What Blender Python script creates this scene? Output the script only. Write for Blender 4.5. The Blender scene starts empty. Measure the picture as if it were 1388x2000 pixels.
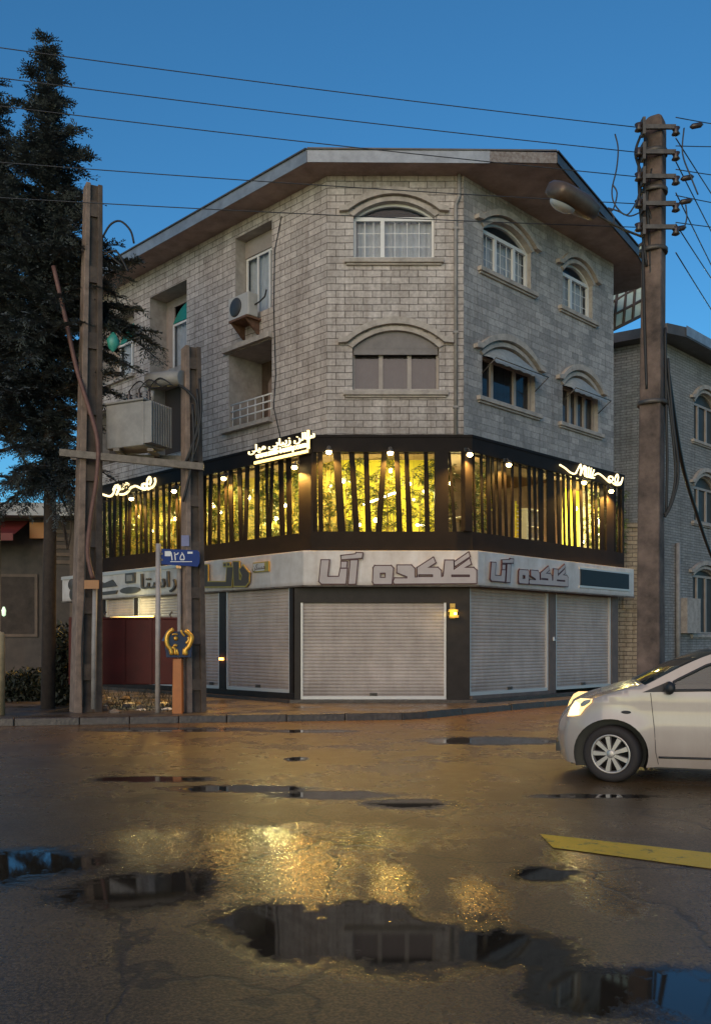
import bpy, bmesh, math, random
from mathutils import Vector, Matrix
from mathutils.geometry import delaunay_2d_cdt
R = math.radians
rnd = random.Random(7)
S = bpy.context.scene
COL = S.collection

# ------------------------------------------------------------------ camera, sky, sun, exposure
EYE = 1.55; FPX = 1755.0; CX = 694.0; HY = 1255.0
cd = bpy.data.cameras.new('camera'); cam = bpy.data.objects.new('camera', cd); COL.objects.link(cam)
cam.location = (0, 0, EYE); cam.rotation_euler = (R(90), 0, 0)
cd.sensor_fit = 'VERTICAL'; cd.sensor_height = 36; cd.lens = 36 * FPX / 2000.0
cd.shift_y = (HY - 1000) / 2000.0
cd.clip_start = 0.05; cd.clip_end = 3000
S.camera = cam

SUN_EL, SUN_AZ = 17.0, 199.0          # azimuth of the glow measured from +Y clockwise: behind the camera, to its left
w = bpy.data.worlds.new('World'); S.world = w; w.use_nodes = True
nt = w.node_tree; bg = nt.nodes['Background']
sky = nt.nodes.new('ShaderNodeTexSky'); sky.sky_type = 'NISHITA'; sky.sun_disc = False
sky.sun_elevation = R(9); sky.sun_rotation = R(SUN_AZ); sky.altitude = 0
sky.air_density = 1.0; sky.dust_density = 0.3; sky.ozone_density = 4.0
tint = nt.nodes.new('ShaderNodeMix'); tint.data_type = 'RGBA'; tint.blend_type = 'MULTIPLY'
tint.inputs['Factor'].default_value = 1.0
nt.links.new(sky.outputs['Color'], tint.inputs['A'])
tint.inputs['B'].default_value = (0.70, 1.22, 1.32, 1)
nt.links.new(tint.outputs['Result'], bg.inputs['Color'])
bg.inputs['Strength'].default_value = 0.138
sd = bpy.data.lights.new('sun', 'SUN'); sun = bpy.data.objects.new('sun', sd); COL.objects.link(sun)
sd.energy = 1.6; sd.angle = R(55); sd.color = (1.0, 0.68, 0.44)
az = R(SUN_AZ); el = R(SUN_EL)
tosun = Vector((math.sin(az) * math.cos(el), math.cos(az) * math.cos(el), math.sin(el)))
sun.rotation_euler = tosun.to_track_quat('Z', 'Y').to_euler(); sun.location = tosun * 30
S.view_settings.view_transform = 'Standard'; S.view_settings.look = 'None'
S.view_settings.exposure = 0.0; S.view_settings.gamma = 1.0
S.render.engine = 'CYCLES'; S.cycles.use_denoising = True
S.cycles.max_bounces = 8; S.cycles.transparent_max_bounces = 16; S.cycles.sample_clamp_indirect = 6.0

# ------------------------------------------------------------------ helpers
def ray(px, py, Y):
    return Vector(((px - CX) / FPX * Y, Y, EYE + (HY - py) / FPX * Y))

class MB:
    """collects faces; build() links them as one mesh object"""
    def __init__(s): s.v = []; s.f = []; s.m = []; s.sm = []; s.mi = 0; s.smooth = False; s.X = None
    def add(s, vs, fs):
        b = len(s.v)
        for p in vs:
            p = Vector(p)
            if s.X is not None: p = s.X @ p
            s.v.append(tuple(p))
        for f in fs:
            s.f.append([b + i for i in f]); s.m.append(s.mi); s.sm.append(s.smooth)
        return s
    def box(s, x0, x1, y0, y1, z0, z1):
        if x0 > x1: x0, x1 = x1, x0
        if y0 > y1: y0, y1 = y1, y0
        if z0 > z1: z0, z1 = z1, z0
        return s.add([(x0,y0,z0),(x1,y0,z0),(x1,y1,z0),(x0,y1,z0),(x0,y0,z1),(x1,y0,z1),(x1,y1,z1),(x0,y1,z1)],
                     [(0,3,2,1),(4,5,6,7),(0,1,5,4),(1,2,6,5),(2,3,7,6),(3,0,4,7)])
    def hexa(s, lo, hi):
        """8 corner solid: lo = 4 points, hi = 4 points"""
        return s.add(list(lo) + list(hi), [(0,3,2,1),(4,5,6,7),(0,1,5,4),(1,2,6,5),(2,3,7,6),(3,0,4,7)])
    def quad(s, *p): return s.add(p, [tuple(range(len(p)))])
    def tube(s, pts, r, n=8, cap=True):
        pts = [Vector(p) for p in pts]; rs = r if isinstance(r, (list, tuple)) else [r] * len(pts)
        vs = []; fs = []; prev = None
        for i, p in enumerate(pts):
            d = (pts[min(i + 1, len(pts) - 1)] - pts[max(i - 1, 0)])
            if d.length < 1e-9: d = Vector((0, 0, 1))
            d.normalize()
            if prev is None:
                a = d.cross(Vector((0, 0, 1)))
                if a.length < 1e-3: a = d.cross(Vector((1, 0, 0)))
            else: a = prev - d * prev.dot(d)
            a.normalize(); prev = a; b = d.cross(a)
            for k in range(n):
                t = 2 * math.pi * k / n
                vs.append(p + (a * math.cos(t) + b * math.sin(t)) * rs[i])
        for i in range(len(pts) - 1):
            for k in range(n):
                k2 = (k + 1) % n
                fs.append((i*n+k, i*n+k2, (i+1)*n+k2, (i+1)*n+k))
        o = s.smooth; s.smooth = True; s.add(vs, fs); s.smooth = o
        if cap:
            s.add(vs[:n], [tuple(range(n))[::-1]]); s.add(vs[-n:], [tuple(range(n))])
        return s
    def lathe(s, prof, c=(0,0,0), axis='Z', n=20, cap=True):
        """prof: (radius, along) pairs"""
        c = Vector(c); vs = []; fs = []
        for r, h in prof:
            for k in range(n):
                t = 2 * math.pi * k / n; a, b = r * math.cos(t), r * math.sin(t)
                vs.append(c + (Vector((a, b, h)) if axis == 'Z' else Vector((a, h, b)) if axis == 'Y' else Vector((h, a, b))))
        for i in range(len(prof) - 1):
            for k in range(n):
                k2 = (k + 1) % n; fs.append((i*n+k, i*n+k2, (i+1)*n+k2, (i+1)*n+k))
        o = s.smooth; s.smooth = True; s.add(vs, fs); s.smooth = o
        if cap and prof[0][0] > 1e-6: s.add(vs[:n], [tuple(range(n))[::-1]])
        if cap and prof[-1][0] > 1e-6: s.add(vs[-n:], [tuple(range(n))])
        return s
    def poly(s, outer, y0, y1, holes=()):
        """polygon in (x,z) with holes, extruded from y0 (front) to y1"""
        pts = []; edges = []
        def loop(l):
            b = len(pts); pts.extend(Vector(p) for p in l)
            edges.extend((b + i, b + (i + 1) % len(l)) for i in range(len(l)))
        loop(outer)
        for h in holes: loop(h)
        v2, e2, f2, *_ = delaunay_2d_cdt(pts, edges, [], 1 if not holes else 2, 1e-6)
        def inside(c, l):
            r = False; j = len(l) - 1
            for i in range(len(l)):
                a, b = l[i], l[j]
                if (a[1] > c[1]) != (b[1] > c[1]) and c[0] < (b[0]-a[0])*(c[1]-a[1])/(b[1]-a[1])+a[0]: r = not r
                j = i
            return r
        fs = []
        for f in f2:
            cc = sum((v2[i] for i in f), Vector((0, 0))) / len(f)
            if inside(cc, outer) and not any(inside(cc, h) for h in holes): fs.append(list(f))
        s.add([(p.x, y0, p.y) for p in v2], fs)
        s.add([(p.x, y1, p.y) for p in v2], [f[::-1] for f in fs])
        for l in [outer] + list(holes):
            n = len(l)
            for i in range(n):
                a, b = l[i], l[(i + 1) % n]
                s.add([(a[0],y0,a[1]),(b[0],y0,b[1]),(b[0],y1,b[1]),(a[0],y1,a[1])], [(0,1,2,3)])
        return s
    def text(s, body, size, M, extrude=0.0, align='CENTER'):
        c = bpy.data.curves.new('t', 'FONT'); c.body = body; c.size = size; c.extrude = extrude
        c.align_x = align; c.align_y = 'CENTER'; c.resolution_u = 3
        o = bpy.data.objects.new('t', c); COL.objects.link(o); bpy.context.view_layer.update()
        me = o.to_mesh()
        s.add([M @ v.co for v in me.vertices], [list(p.vertices) for p in me.polygons])
        o.to_mesh_clear(); bpy.data.objects.remove(o); bpy.data.curves.remove(c)
        return s
    def build(s, name, mats, parent=None, M=None, bevel=0.0, recalc=True):
        me = bpy.data.meshes.new(name); me.from_pydata(s.v, [], s.f)
        if not isinstance(mats, (list, tuple)): mats = [mats]
        for m in mats: me.materials.append(m)
        me.polygons.foreach_set('material_index', s.m); me.polygons.foreach_set('use_smooth', s.sm)
        me.update()
        if recalc:
            bm = bmesh.new(); bm.from_mesh(me)
            bmesh.ops.remove_doubles(bm, verts=bm.verts, dist=1e-5)
            bmesh.ops.recalc_face_normals(bm, faces=bm.faces); bm.to_mesh(me); bm.free()
        o = bpy.data.objects.new(name, me); COL.objects.link(o)
        put(o, parent, M)
        if bevel:
            b = o.modifiers.new('bevel', 'BEVEL'); b.width = bevel; b.segments = 2; b.limit_method = 'ANGLE'
        return o

def wm(o): return o['_w'] if False else WM[o.name]
WM = {}
def put(o, parent, M):
    """M is the wanted world matrix"""
    M = M.copy() if M is not None else Matrix.Identity(4)
    WM[o.name] = M
    if parent is not None:
        o.parent = parent; o.matrix_parent_inverse = Matrix.Identity(4)
        o.matrix_basis = WM[parent.name].inverted() @ M
    else: o.matrix_basis = M
def tag(o, label=None, cat=None, group=None, kind=None):
    if label: o['label'] = label
    if cat: o['category'] = cat
    if group: o['group'] = group
    if kind: o['kind'] = kind
    return o
def thing(name, label, cat, loc=(0,0,0), group=None, M=None):
    o = bpy.data.objects.new(name, None); COL.objects.link(o); o.empty_display_size = 0.2
    put(o, None, M if M is not None else Matrix.Translation(loc)); tag(o, label, cat, group); return o
def copy_tree(src, M, label, group=None, cat=None):
    """copy of a thing placed at world matrix M, its parts and sub-parts with it"""
    def rec(o, par):
        c = o.copy(); COL.objects.link(c)
        if par is not None: c.parent = par
        for ch in o.children: rec(ch, c)
        return c
    c = rec(src, None); c.matrix_basis = M; WM[c.name] = M
    tag(c, label, cat, group); return c
def light(kind, loc, power, color, r=0.05, **k):
    d = bpy.data.lights.new('lamp_light', kind); d.energy = power; d.color = color
    if kind != 'AREA': d.shadow_soft_size = r
    for a, b in k.items(): setattr(d, a, b)
    o = bpy.data.objects.new('lamp_light', d); COL.objects.link(o); o.location = loc; return o

class Frame:
    """local x runs along the facade to the viewer's right, local y inward, local z up"""
    def __init__(s, ox, oy, ang, d=0.0):
        c, q = math.cos(R(ang)), math.sin(R(ang))
        s.x = Vector((c, q, 0)); s.y = Vector((-q, c, 0)); s.o = Vector((ox, oy, 0)) + s.y * d
        s.M = Matrix(((c, -q, 0, s.o.x), (q, c, 0, s.o.y), (0, 0, 1, 0), (0, 0, 0, 1)))
    def uz(s, px, py, d=0.0):
        dr = Vector(((px - CX) / FPX, 1, (HY - py) / FPX)); o = s.o + s.y * d - Vector((0, 0, EYE))
        t = o.dot(s.y) / dr.dot(s.y); p = dr * t + Vector((0, 0, EYE))
        return (p - s.o).dot(s.x), p.z
    def u(s, px, d=0.0): return s.uz(px, HY, d)[0]
    def P(s, u, d, z): return s.M @ Vector((u, d, z))

# ------------------------------------------------------------------ materials
def mat(name, color=(0.5,0.5,0.5), rough=0.6, metal=0.0, spec=0.5, emit=None, estr=0.0, var=0.0, vscale=3.0, bump=0.0, bscale=40.0, var2=None, coat=0.0):
    m = bpy.data.materials.new(name); m.use_nodes = True; t = m.node_tree; b = t.nodes['Principled BSDF']
    b.inputs['Base Color'].default_value = (*color, 1); b.inputs['Roughness'].default_value = rough
    b.inputs['Metallic'].default_value = metal; b.inputs['Specular IOR Level'].default_value = spec
    b.inputs['Coat Weight'].default_value = coat
    if emit: b.inputs['Emission Color'].default_value = (*emit, 1); b.inputs['Emission Strength'].default_value = estr
    if var or bump:
        tc = t.nodes.new('ShaderNodeTexCoord')
    if var:
        n = t.nodes.new('ShaderNodeTexNoise'); n.inputs['Scale'].default_value = vscale; n.inputs['Detail'].default_value = 6; n.inputs['Roughness'].default_value = 0.65
        t.links.new(tc.outputs['Object'], n.inputs['Vector'])
        r = t.nodes.new('ShaderNodeValToRGB'); r.color_ramp.elements[0].position = 0.3; r.color_ramp.elements[1].position = 0.7
        c2 = var2 or tuple(c * (1 - var) for c in color)
        r.color_ramp.elements[0].color = (*c2, 1); r.color_ramp.elements[1].color = (*[min(1, c * (1 + var * 0.5)) for c in color], 1)
        t.links.new(n.outputs['Fac'], r.inputs['Fac']); t.links.new(r.outputs['Color'], b.inputs['Base Color'])
    if bump:
        n2 = t.nodes.new('ShaderNodeTexNoise'); n2.inputs['Scale'].default_value = bscale; n2.inputs['Detail'].default_value = 5
        t.links.new(tc.outputs['Object'], n2.inputs['Vector'])
        bp = t.nodes.new('ShaderNodeBump'); bp.inputs['Strength'].default_value = bump; bp.inputs['Distance'].default_value = 0.02
        t.links.new(n2.outputs['Fac'], bp.inputs['Height']); t.links.new(bp.outputs['Normal'], b.inputs['Normal'])
    return m

def brick_mat(name, c1, c2, mortar, bw=0.44, bh=0.165, msize=0.012, stain=(0.55, 0.5, 0.45), stain_amt=0.5, patch=None, moff=0.5, bumpd=0.02):
    """block cladding laid out in the wall's own x and z metres"""
    m = bpy.data.materials.new(name); m.use_nodes = True; t = m.node_tree; L = t.links; b = t.nodes['Principled BSDF']
    N = lambda k: t.nodes.new(k)
    tc = N('ShaderNodeTexCoord'); sp = N('ShaderNodeSeparateXYZ'); cb = N('ShaderNodeCombineXYZ')
    L.new(tc.outputs['Object'], sp.inputs[0])
    nz = N('ShaderNodeTexNoise'); nz.inputs['Scale'].default_value = 2.2; L.new(tc.outputs['Object'], nz.inputs['Vector'])
    wob = N('ShaderNodeMath'); wob.operation = 'MULTIPLY_ADD'; wob.inputs[1].default_value = 0.03
    L.new(nz.outputs['Fac'], wob.inputs[0]); L.new(sp.outputs['Z'], wob.inputs[2])
    L.new(sp.outputs['X'], cb.inputs['X']); L.new(wob.outputs[0], cb.inputs['Y'])
    br = N('ShaderNodeTexBrick'); L.new(cb.outputs[0], br.inputs['Vector'])
    br.inputs['Color1'].default_value = (*c1, 1); br.inputs['Color2'].default_value = (*c2, 1); br.inputs['Mortar'].default_value = (*mortar, 1)
    br.inputs['Scale'].default_value = 1.0; br.inputs['Brick Width'].default_value = bw; br.inputs['Row Height'].default_value = bh
    br.inputs['Mortar Size'].default_value = msize; br.inputs['Mortar Smooth'].default_value = 0.35; br.inputs['Bias'].default_value = 0.0; br.offset = moff
    n = N('ShaderNodeTexNoise'); n.inputs['Scale'].default_value = 0.9; n.inputs['Detail'].default_value = 8; n.inputs['Roughness'].default_value = 0.7
    mp = N('ShaderNodeMapping'); mp.inputs['Scale'].default_value = (1.6, 1.6, 0.45); L.new(tc.outputs['Object'], mp.inputs['Vector']); L.new(mp.outputs[0], n.inputs['Vector'])
    rp = N('ShaderNodeValToRGB'); rp.color_ramp.elements[0].position = 0.42; rp.color_ramp.elements[1].position = 0.68
    rp.color_ramp.elements[0].color = (0, 0, 0, 1); rp.color_ramp.elements[1].color = (stain_amt,) * 3 + (1,)
    L.new(n.outputs['Fac'], rp.inputs['Fac'])
    mx = N('ShaderNodeMix'); mx.data_type = 'RGBA'; mx.blend_type = 'MULTIPLY'; L.new(rp.outputs['Color'], mx.inputs['Factor'])
    L.new(br.outputs['Color'], mx.inputs['A']); mx.inputs['B'].default_value = (*stain, 1)
    sm_ = N('ShaderNodeMapping'); sm_.inputs['Scale'].default_value = (5.0, 5.0, 0.28); L.new(tc.outputs['Object'], sm_.inputs['Vector'])
    sn = N('ShaderNodeTexNoise'); sn.inputs['Scale'].default_value = 1.0; sn.inputs['Detail'].default_value = 6; sn.inputs['Roughness'].default_value = 0.65; L.new(sm_.outputs[0], sn.inputs['Vector'])
    sr = N('ShaderNodeMapRange'); sr.inputs['From Min'].default_value = 0.52; sr.inputs['From Max'].default_value = 0.74; sr.inputs['To Max'].default_value = 0.7; L.new(sn.outputs['Fac'], sr.inputs[0])
    ms = N('ShaderNodeMix'); ms.data_type = 'RGBA'; ms.blend_type = 'MULTIPLY'; L.new(sr.outputs[0], ms.inputs['Factor']); L.new(mx.outputs['Result'], ms.inputs['A']); ms.inputs['B'].default_value = (0.52,0.47,0.42,1); mx = ms
    fine = N('ShaderNodeTexNoise'); fine.inputs['Scale'].default_value = 14; fine.inputs['Detail'].default_value = 8; L.new(tc.outputs['Object'], fine.inputs['Vector'])
    fr = N('ShaderNodeMapRange'); fr.inputs['From Min'].default_value = 0.3; fr.inputs['From Max'].default_value = 0.7; fr.inputs['To Min'].default_value = 0.78; fr.inputs['To Max'].default_value = 1.15
    L.new(fine.outputs['Fac'], fr.inputs[0])
    mx2 = N('ShaderNodeMix'); mx2.data_type = 'RGBA'; mx2.blend_type = 'MULTIPLY'; mx2.inputs['Factor'].default_value = 1
    L.new(mx.outputs['Result'], mx2.inputs['A']); L.new(fr.outputs[0], mx2.inputs['B'])
    L.new(mx2.outputs['Result'], b.inputs['Base Color'])
    b.inputs['Roughness'].default_value = 0.75; b.inputs['Specular IOR Level'].default_value = 0.3
    inv = N('ShaderNodeMath'); inv.operation = 'MULTIPLY_ADD'; inv.inputs[1].default_value = -1.0
    L.new(br.outputs['Fac'], inv.inputs[0])
    sc = N('ShaderNodeMath'); sc.operation = 'MULTIPLY'; sc.inputs[1].default_value = 0.35; L.new(fine.outputs['Fac'], sc.inputs[0]); L.new(sc.outputs[0], inv.inputs[2])
    bp = N('ShaderNodeBump'); bp.inputs['Strength'].default_value = 0.8; bp.inputs['Distance'].default_value = bumpd
    L.new(inv.outputs[0], bp.inputs['Height']); L.new(bp.outputs['Normal'], b.inputs['Normal'])
    return m

def glass_mat(name, color, transp, rough=0.04):
    m = bpy.data.materials.new(name); m.use_nodes = True; t = m.node_tree; L = t.links; b = t.nodes['Principled BSDF']; out = t.nodes['Material Output']
    b.inputs['Base Color'].default_value = (*color, 1); b.inputs['Roughness'].default_value = rough; b.inputs['Specular IOR Level'].default_value = 0.8
    tr = t.nodes.new('ShaderNodeBsdfTransparent'); mx = t.nodes.new('ShaderNodeMixShader'); mx.inputs[0].default_value = transp
    L.new(b.outputs[0], mx.inputs[1]); L.new(tr.outputs[0], mx.inputs[2]); L.new(mx.outputs[0], out.inputs['Surface'])
    return m

M_ = {}
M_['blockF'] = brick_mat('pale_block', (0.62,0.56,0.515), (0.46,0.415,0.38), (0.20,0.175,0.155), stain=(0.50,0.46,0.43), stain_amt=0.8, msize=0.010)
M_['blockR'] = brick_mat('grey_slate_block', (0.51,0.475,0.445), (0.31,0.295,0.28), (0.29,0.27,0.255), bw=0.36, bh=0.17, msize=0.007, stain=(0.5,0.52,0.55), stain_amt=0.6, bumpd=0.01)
M_['blockN'] = brick_mat('neighbour_block', (0.38,0.37,0.35), (0.28,0.28,0.27), (0.16,0.15,0.14), bw=0.4, bh=0.1, msize=0.01)
M_['trim'] = mat('stone_trim', (0.44,0.39,0.34), 0.75, var=0.35, vscale=5, bump=0.3, bscale=20)
M_['trimdark'] = mat('weathered_trim', (0.16,0.14,0.12), 0.8, var=0.5, vscale=6)
M_['reveal'] = mat('plaster_reveal', (0.42,0.38,0.34), 0.85, var=0.3, vscale=4)
M_['soffit'] = mat('brown_soffit', (0.38,0.29,0.255), 0.8, var=0.35, vscale=2.2)
M_['fascia'] = mat('zinc_fascia', (0.30,0.33,0.36), 0.45, metal=0.35, var=0.3, vscale=3)
M_['rooftin'] = mat('roof_tin', (0.12,0.11,0.105), 0.5, metal=0.4, var=0.3)
M_['rusty'] = mat('rusted_edge', (0.10,0.07,0.06), 0.8, var=0.6, vscale=14, var2=(0.3,0.28,0.27))
M_['white'] = mat('white_window_paint', (0.72,0.72,0.70), 0.4, var=0.08)
M_['cream'] = mat('cream_window_paint', (0.36,0.31,0.27), 0.5, var=0.2)
M_['glass'] = glass_mat('window_glass', (0.05,0.07,0.09), 0.68)
M_['glassdark'] = glass_mat('dark_window_glass', (0.03,0.03,0.035), 0.35)
NRF = {}
M_['glassdull'] = mat('dull_window_glass', (0.05,0.058,0.06), 0.5, spec=0.25, var=0.3)
M_['greenglass'] = mat('green_fanlight', (0.02,0.22,0.17), 0.2)
M_['curtain'] = mat('pale_curtain', (0.62,0.69,0.75), 0.9, var=0.15, vscale=6)
M_['blindbrown'] = mat('taupe_curtain', (0.34,0.29,0.255), 0.9, var=0.15, vscale=5)
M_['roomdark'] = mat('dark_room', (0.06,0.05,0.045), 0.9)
M_['canvas'] = mat('grey_canvas', (0.23,0.21,0.20), 0.9, var=0.2)
M_['awning'] = mat('faded_awning', (0.34,0.36,0.35), 0.6, var=0.3, vscale=8)
M_['black'] = mat('dark_brown_cladding', (0.017,0.013,0.0115), 0.6, spec=0.12, var=0.25, vscale=2, bump=0.1, bscale=60)
M_['slat'] = mat('dark_slat_paint', (0.011,0.0085,0.007), 0.6, spec=0.10, var=0.2, vscale=4)
M_['dpipe'] = mat('grey_pipe_paint', (0.30,0.28,0.26), 0.6, var=0.3, vscale=4)
M_['shutter'] = mat('white_shutter_paint', (0.50,0.43,0.375), 0.42, var=0.28, vscale=0.9, bump=0.25, bscale=5)
M_['shutterframe'] = mat('shutter_rail', (0.60,0.58,0.56), 0.4, metal=0.3)
M_['pillar'] = mat('dark_stone_pillar', (0.028,0.021,0.018), 0.45, spec=0.25, var=0.4, vscale=3)
M_['signwhite'] = mat('sign_panel', (0.66,0.645,0.63), 0.4, var=0.18, vscale=1.6, var2=(0.50,0.46,0.42))
M_['signletter'] = mat('sign_letter_face', (0.46,0.405,0.39), 0.45, var=0.12, vscale=3)
M_['maroon'] = mat('maroon_letter_side', (0.065,0.018,0.022), 0.5)
M_['gold'] = mat('gold_letter', (0.55,0.34,0.08), 0.35, metal=0.5, var=0.2)
M_['brownletter'] = mat('dark_brown_letter', (0.09,0.055,0.03), 0.4)
M_['greyletter'] = mat('grey_letter', (0.09,0.085,0.08), 0.5, var=0.3)
M_['ledpanel'] = mat('unlit_led_panel', (0.016,0.016,0.018), 0.55, bump=0.15, bscale=90)
M_['navy'] = mat('navy_strip', (0.02,0.035,0.13), 0.4)
M_['yellowwall'] = mat('yellow_wall', (0.58,0.52,0.045), 0.7, var=0.25, vscale=2)
M_['ceiling'] = mat('cafe_ceiling', (0.16,0.11,0.07), 0.7)
M_['leaf'] = mat('bamboo_leaf', (0.07,0.11,0.018), 0.45, var=0.5, vscale=30)
M_['cane'] = mat('bamboo_cane', (0.42,0.34,0.08), 0.45, var=0.3, vscale=10)
M_['neon'] = mat('lit_letter', (1,1,1), 0.5, emit=(1.0,0.66,0.18), estr=2.6)
M_['neonwhite'] = mat('lit_white_letter', (1,1,1), 0.5, emit=(1.0,0.78,0.36), estr=1.9)
M_['bulb'] = mat('lit_bulb', (1,1,1), 0.5, emit=(1.0,0.72,0.28), estr=40.0)
M_['tube'] = mat('lit_tube', (1,1,1), 0.5, emit=(1.0,0.86,0.5), estr=22.0)
M_['orangelight'] = mat('lit_orange', (1,1,1), 0.5, emit=(1.0,0.30,0.05), estr=12.0)
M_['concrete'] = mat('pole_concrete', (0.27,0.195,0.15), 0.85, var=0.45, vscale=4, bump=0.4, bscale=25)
M_['concreteshade'] = mat('shaded_concrete', (0.105,0.078,0.06), 0.85, var=0.5, vscale=3.5, bump=0.4, bscale=22)  # same pole concrete, with shade of right side and recess in its colour
M_['steel'] = mat('dull_steel', (0.13,0.115,0.10), 0.55, metal=0.5, var=0.4, vscale=8)
M_['xformer'] = mat('transformer_paint', (0.30,0.285,0.265), 0.5, var=0.25, vscale=3)
M_['porcelain'] = mat('brown_porcelain', (0.05,0.035,0.03), 0.25)
M_['cable'] = mat('black_cable', (0.02,0.02,0.02), 0.6)
M_['redcable'] = mat('rust_red_conduit', (0.17,0.08,0.06), 0.6, var=0.3, vscale=8)
M_['wire'] = mat('grey_wire', (0.05,0.055,0.065), 0.5, metal=0.3)
M_['red'] = mat('dark_red_paint', (0.085,0.008,0.007), 0.5, spec=0.25, var=0.25, vscale=3, bump=0.05)
M_['orange'] = mat('orange_paint', (0.46,0.14,0.025), 0.45, var=0.2, vscale=5)
M_['blue'] = mat('blue_enamel', (0.006,0.036,0.19), 0.5, spec=0.2, var=0.15)
M_['bluedark'] = mat('navy_box_paint', (0.02,0.03,0.075), 0.4, var=0.2)
M_['whitepaint'] = mat('white_paint', (0.72,0.72,0.70), 0.5)
M_['greypost'] = mat('grey_post_paint', (0.44,0.38,0.34), 0.5, var=0.25, vscale=6)
M_['bark'] = mat('bark', (0.05,0.036,0.028), 0.9, var=0.4, vscale=10, bump=0.6)
M_['needle'] = mat('conifer_spray', (0.085,0.10,0.10), 0.7, var=0.5, vscale=1.5)
M_['hedge'] = mat('hedge_leaf', (0.03,0.035,0.02), 0.6, var=0.5, vscale=6)
M_['kerb'] = mat('kerb_concrete', (0.075,0.055,0.042), 0.4, var=0.45, vscale=5, bump=0.5, bscale=18)
M_['stone'] = mat('rubble_stone', (0.22,0.17,0.13), 0.85, var=0.4, vscale=8, bump=0.5)
M_['wood'] = mat('brown_wood', (0.11,0.075,0.055), 0.6, var=0.35, vscale=5)
M_['shopwall'] = mat('dark_shop_boards', (0.050,0.036,0.030), 0.6, var=0.6, vscale=2.5)
M_['redawning'] = mat('red_awning', (0.15,0.02,0.018), 0.6, var=0.2)
M_['roofgrey'] = mat('pale_roof_sheet', (0.34,0.36,0.38), 0.5, var=0.2)
M_['panelgreen'] = mat('translucent_panel', (0.50,0.60,0.50), 0.4, var=0.15)
M_['acwhite'] = mat('ac_case', (0.50,0.48,0.44), 0.45, var=0.15)
M_['acgrille'] = mat('ac_grille', (0.05,0.05,0.05), 0.5)
M_['rust'] = mat('rusty_bracket', (0.16,0.08,0.045), 0.8, var=0.5, vscale=9)
M_['furn'] = mat('white_cabinet', (0.60,0.58,0.55), 0.5)
M_['yeltrail'] = mat('light_trail_yellow', (0.88,0.50,0.015), 0.35, bump=0.3, bscale=50, var=0.12, vscale=5)  # colour stands in for the glow of a light trail
def mottle(m, under, scale, lo, hi):
    t = m.node_tree; L = t.links; b = t.nodes['Principled BSDF']; src = b.inputs['Base Color'].links[0].from_socket
    n = t.nodes.new('ShaderNodeTexNoise'); n.inputs['Scale'].default_value = scale; n.inputs['Detail'].default_value = 7; n.inputs['Roughness'].default_value = 0.75
    tc = t.nodes.new('ShaderNodeTexCoord'); L.new(tc.outputs['Object'], n.inputs['Vector'])
    mr = t.nodes.new('ShaderNodeMapRange'); mr.inputs['From Min'].default_value = lo; mr.inputs['From Max'].default_value = hi; L.new(n.outputs['Fac'], mr.inputs[0])
    mx = t.nodes.new('ShaderNodeMix'); mx.data_type = 'RGBA'; L.new(mr.outputs[0], mx.inputs['Factor']); mx.inputs['A'].default_value = (*under, 1); L.new(src, mx.inputs['B']); L.new(mx.outputs['Result'], b.inputs['Base Color'])
mottle(M_['yeltrail'], (0.10,0.065,0.03), 7, 0.33, 0.46)  # road brown let into the light trail's yellow in patches
M_['tealplastic'] = mat('teal_bag', (0.05,0.33,0.26), 0.4, var=0.3, vscale=10)

def grime(m, zlo, zhi, dirt, scale=2.5, amt=0.8):
    t = m.node_tree; L = t.links; b = t.nodes['Principled BSDF']; src = b.inputs['Base Color'].links[0].from_socket
    tc = t.nodes.new('ShaderNodeTexCoord'); sp = t.nodes.new('ShaderNodeSeparateXYZ'); L.new(tc.outputs['Object'], sp.inputs[0])
    mp = t.nodes.new('ShaderNodeMapping'); mp.inputs['Scale'].default_value = (scale, scale, scale*0.25); L.new(tc.outputs['Object'], mp.inputs['Vector'])
    n = t.nodes.new('ShaderNodeTexNoise'); n.inputs['Scale'].default_value = 2.0; n.inputs['Detail'].default_value = 7; n.inputs['Roughness'].default_value = 0.7; L.new(mp.outputs[0], n.inputs['Vector'])
    mr = t.nodes.new('ShaderNodeMapRange'); mr.inputs['From Min'].default_value = zhi; mr.inputs['From Max'].default_value = zlo; L.new(sp.outputs['Z'], mr.inputs[0])
    ml = t.nodes.new('ShaderNodeMath'); ml.operation = 'MULTIPLY_ADD'; ml.inputs[1].default_value = 0.75; L.new(mr.outputs[0], ml.inputs[0])
    m2 = t.nodes.new('ShaderNodeMapRange'); m2.inputs['From Min'].default_value = 0.42; m2.inputs['From Max'].default_value = 0.75; m2.inputs['To Max'].default_value = 0.5; L.new(n.outputs['Fac'], m2.inputs[0]); L.new(m2.outputs[0], ml.inputs[2])
    m3 = t.nodes.new('ShaderNodeMath'); m3.operation = 'MULTIPLY'; m3.use_clamp = True; m3.inputs[1].default_value = amt; L.new(ml.outputs[0], m3.inputs[0])
    mx = t.nodes.new('ShaderNodeMix'); mx.data_type = 'RGBA'; L.new(m3.outputs[0], mx.inputs['Factor']); L.new(src, mx.inputs['A']); mx.inputs['B'].default_value = (*dirt, 1); L.new(mx.outputs['Result'], b.inputs['Base Color'])
grime(M_['shutter'], 0.2, 0.75, (0.20,0.155,0.125), 2.5, 0.7); grime(M_['signwhite'], 2.9, 3.0, (0.30,0.22,0.16), 2.0, 0.6)

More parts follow.
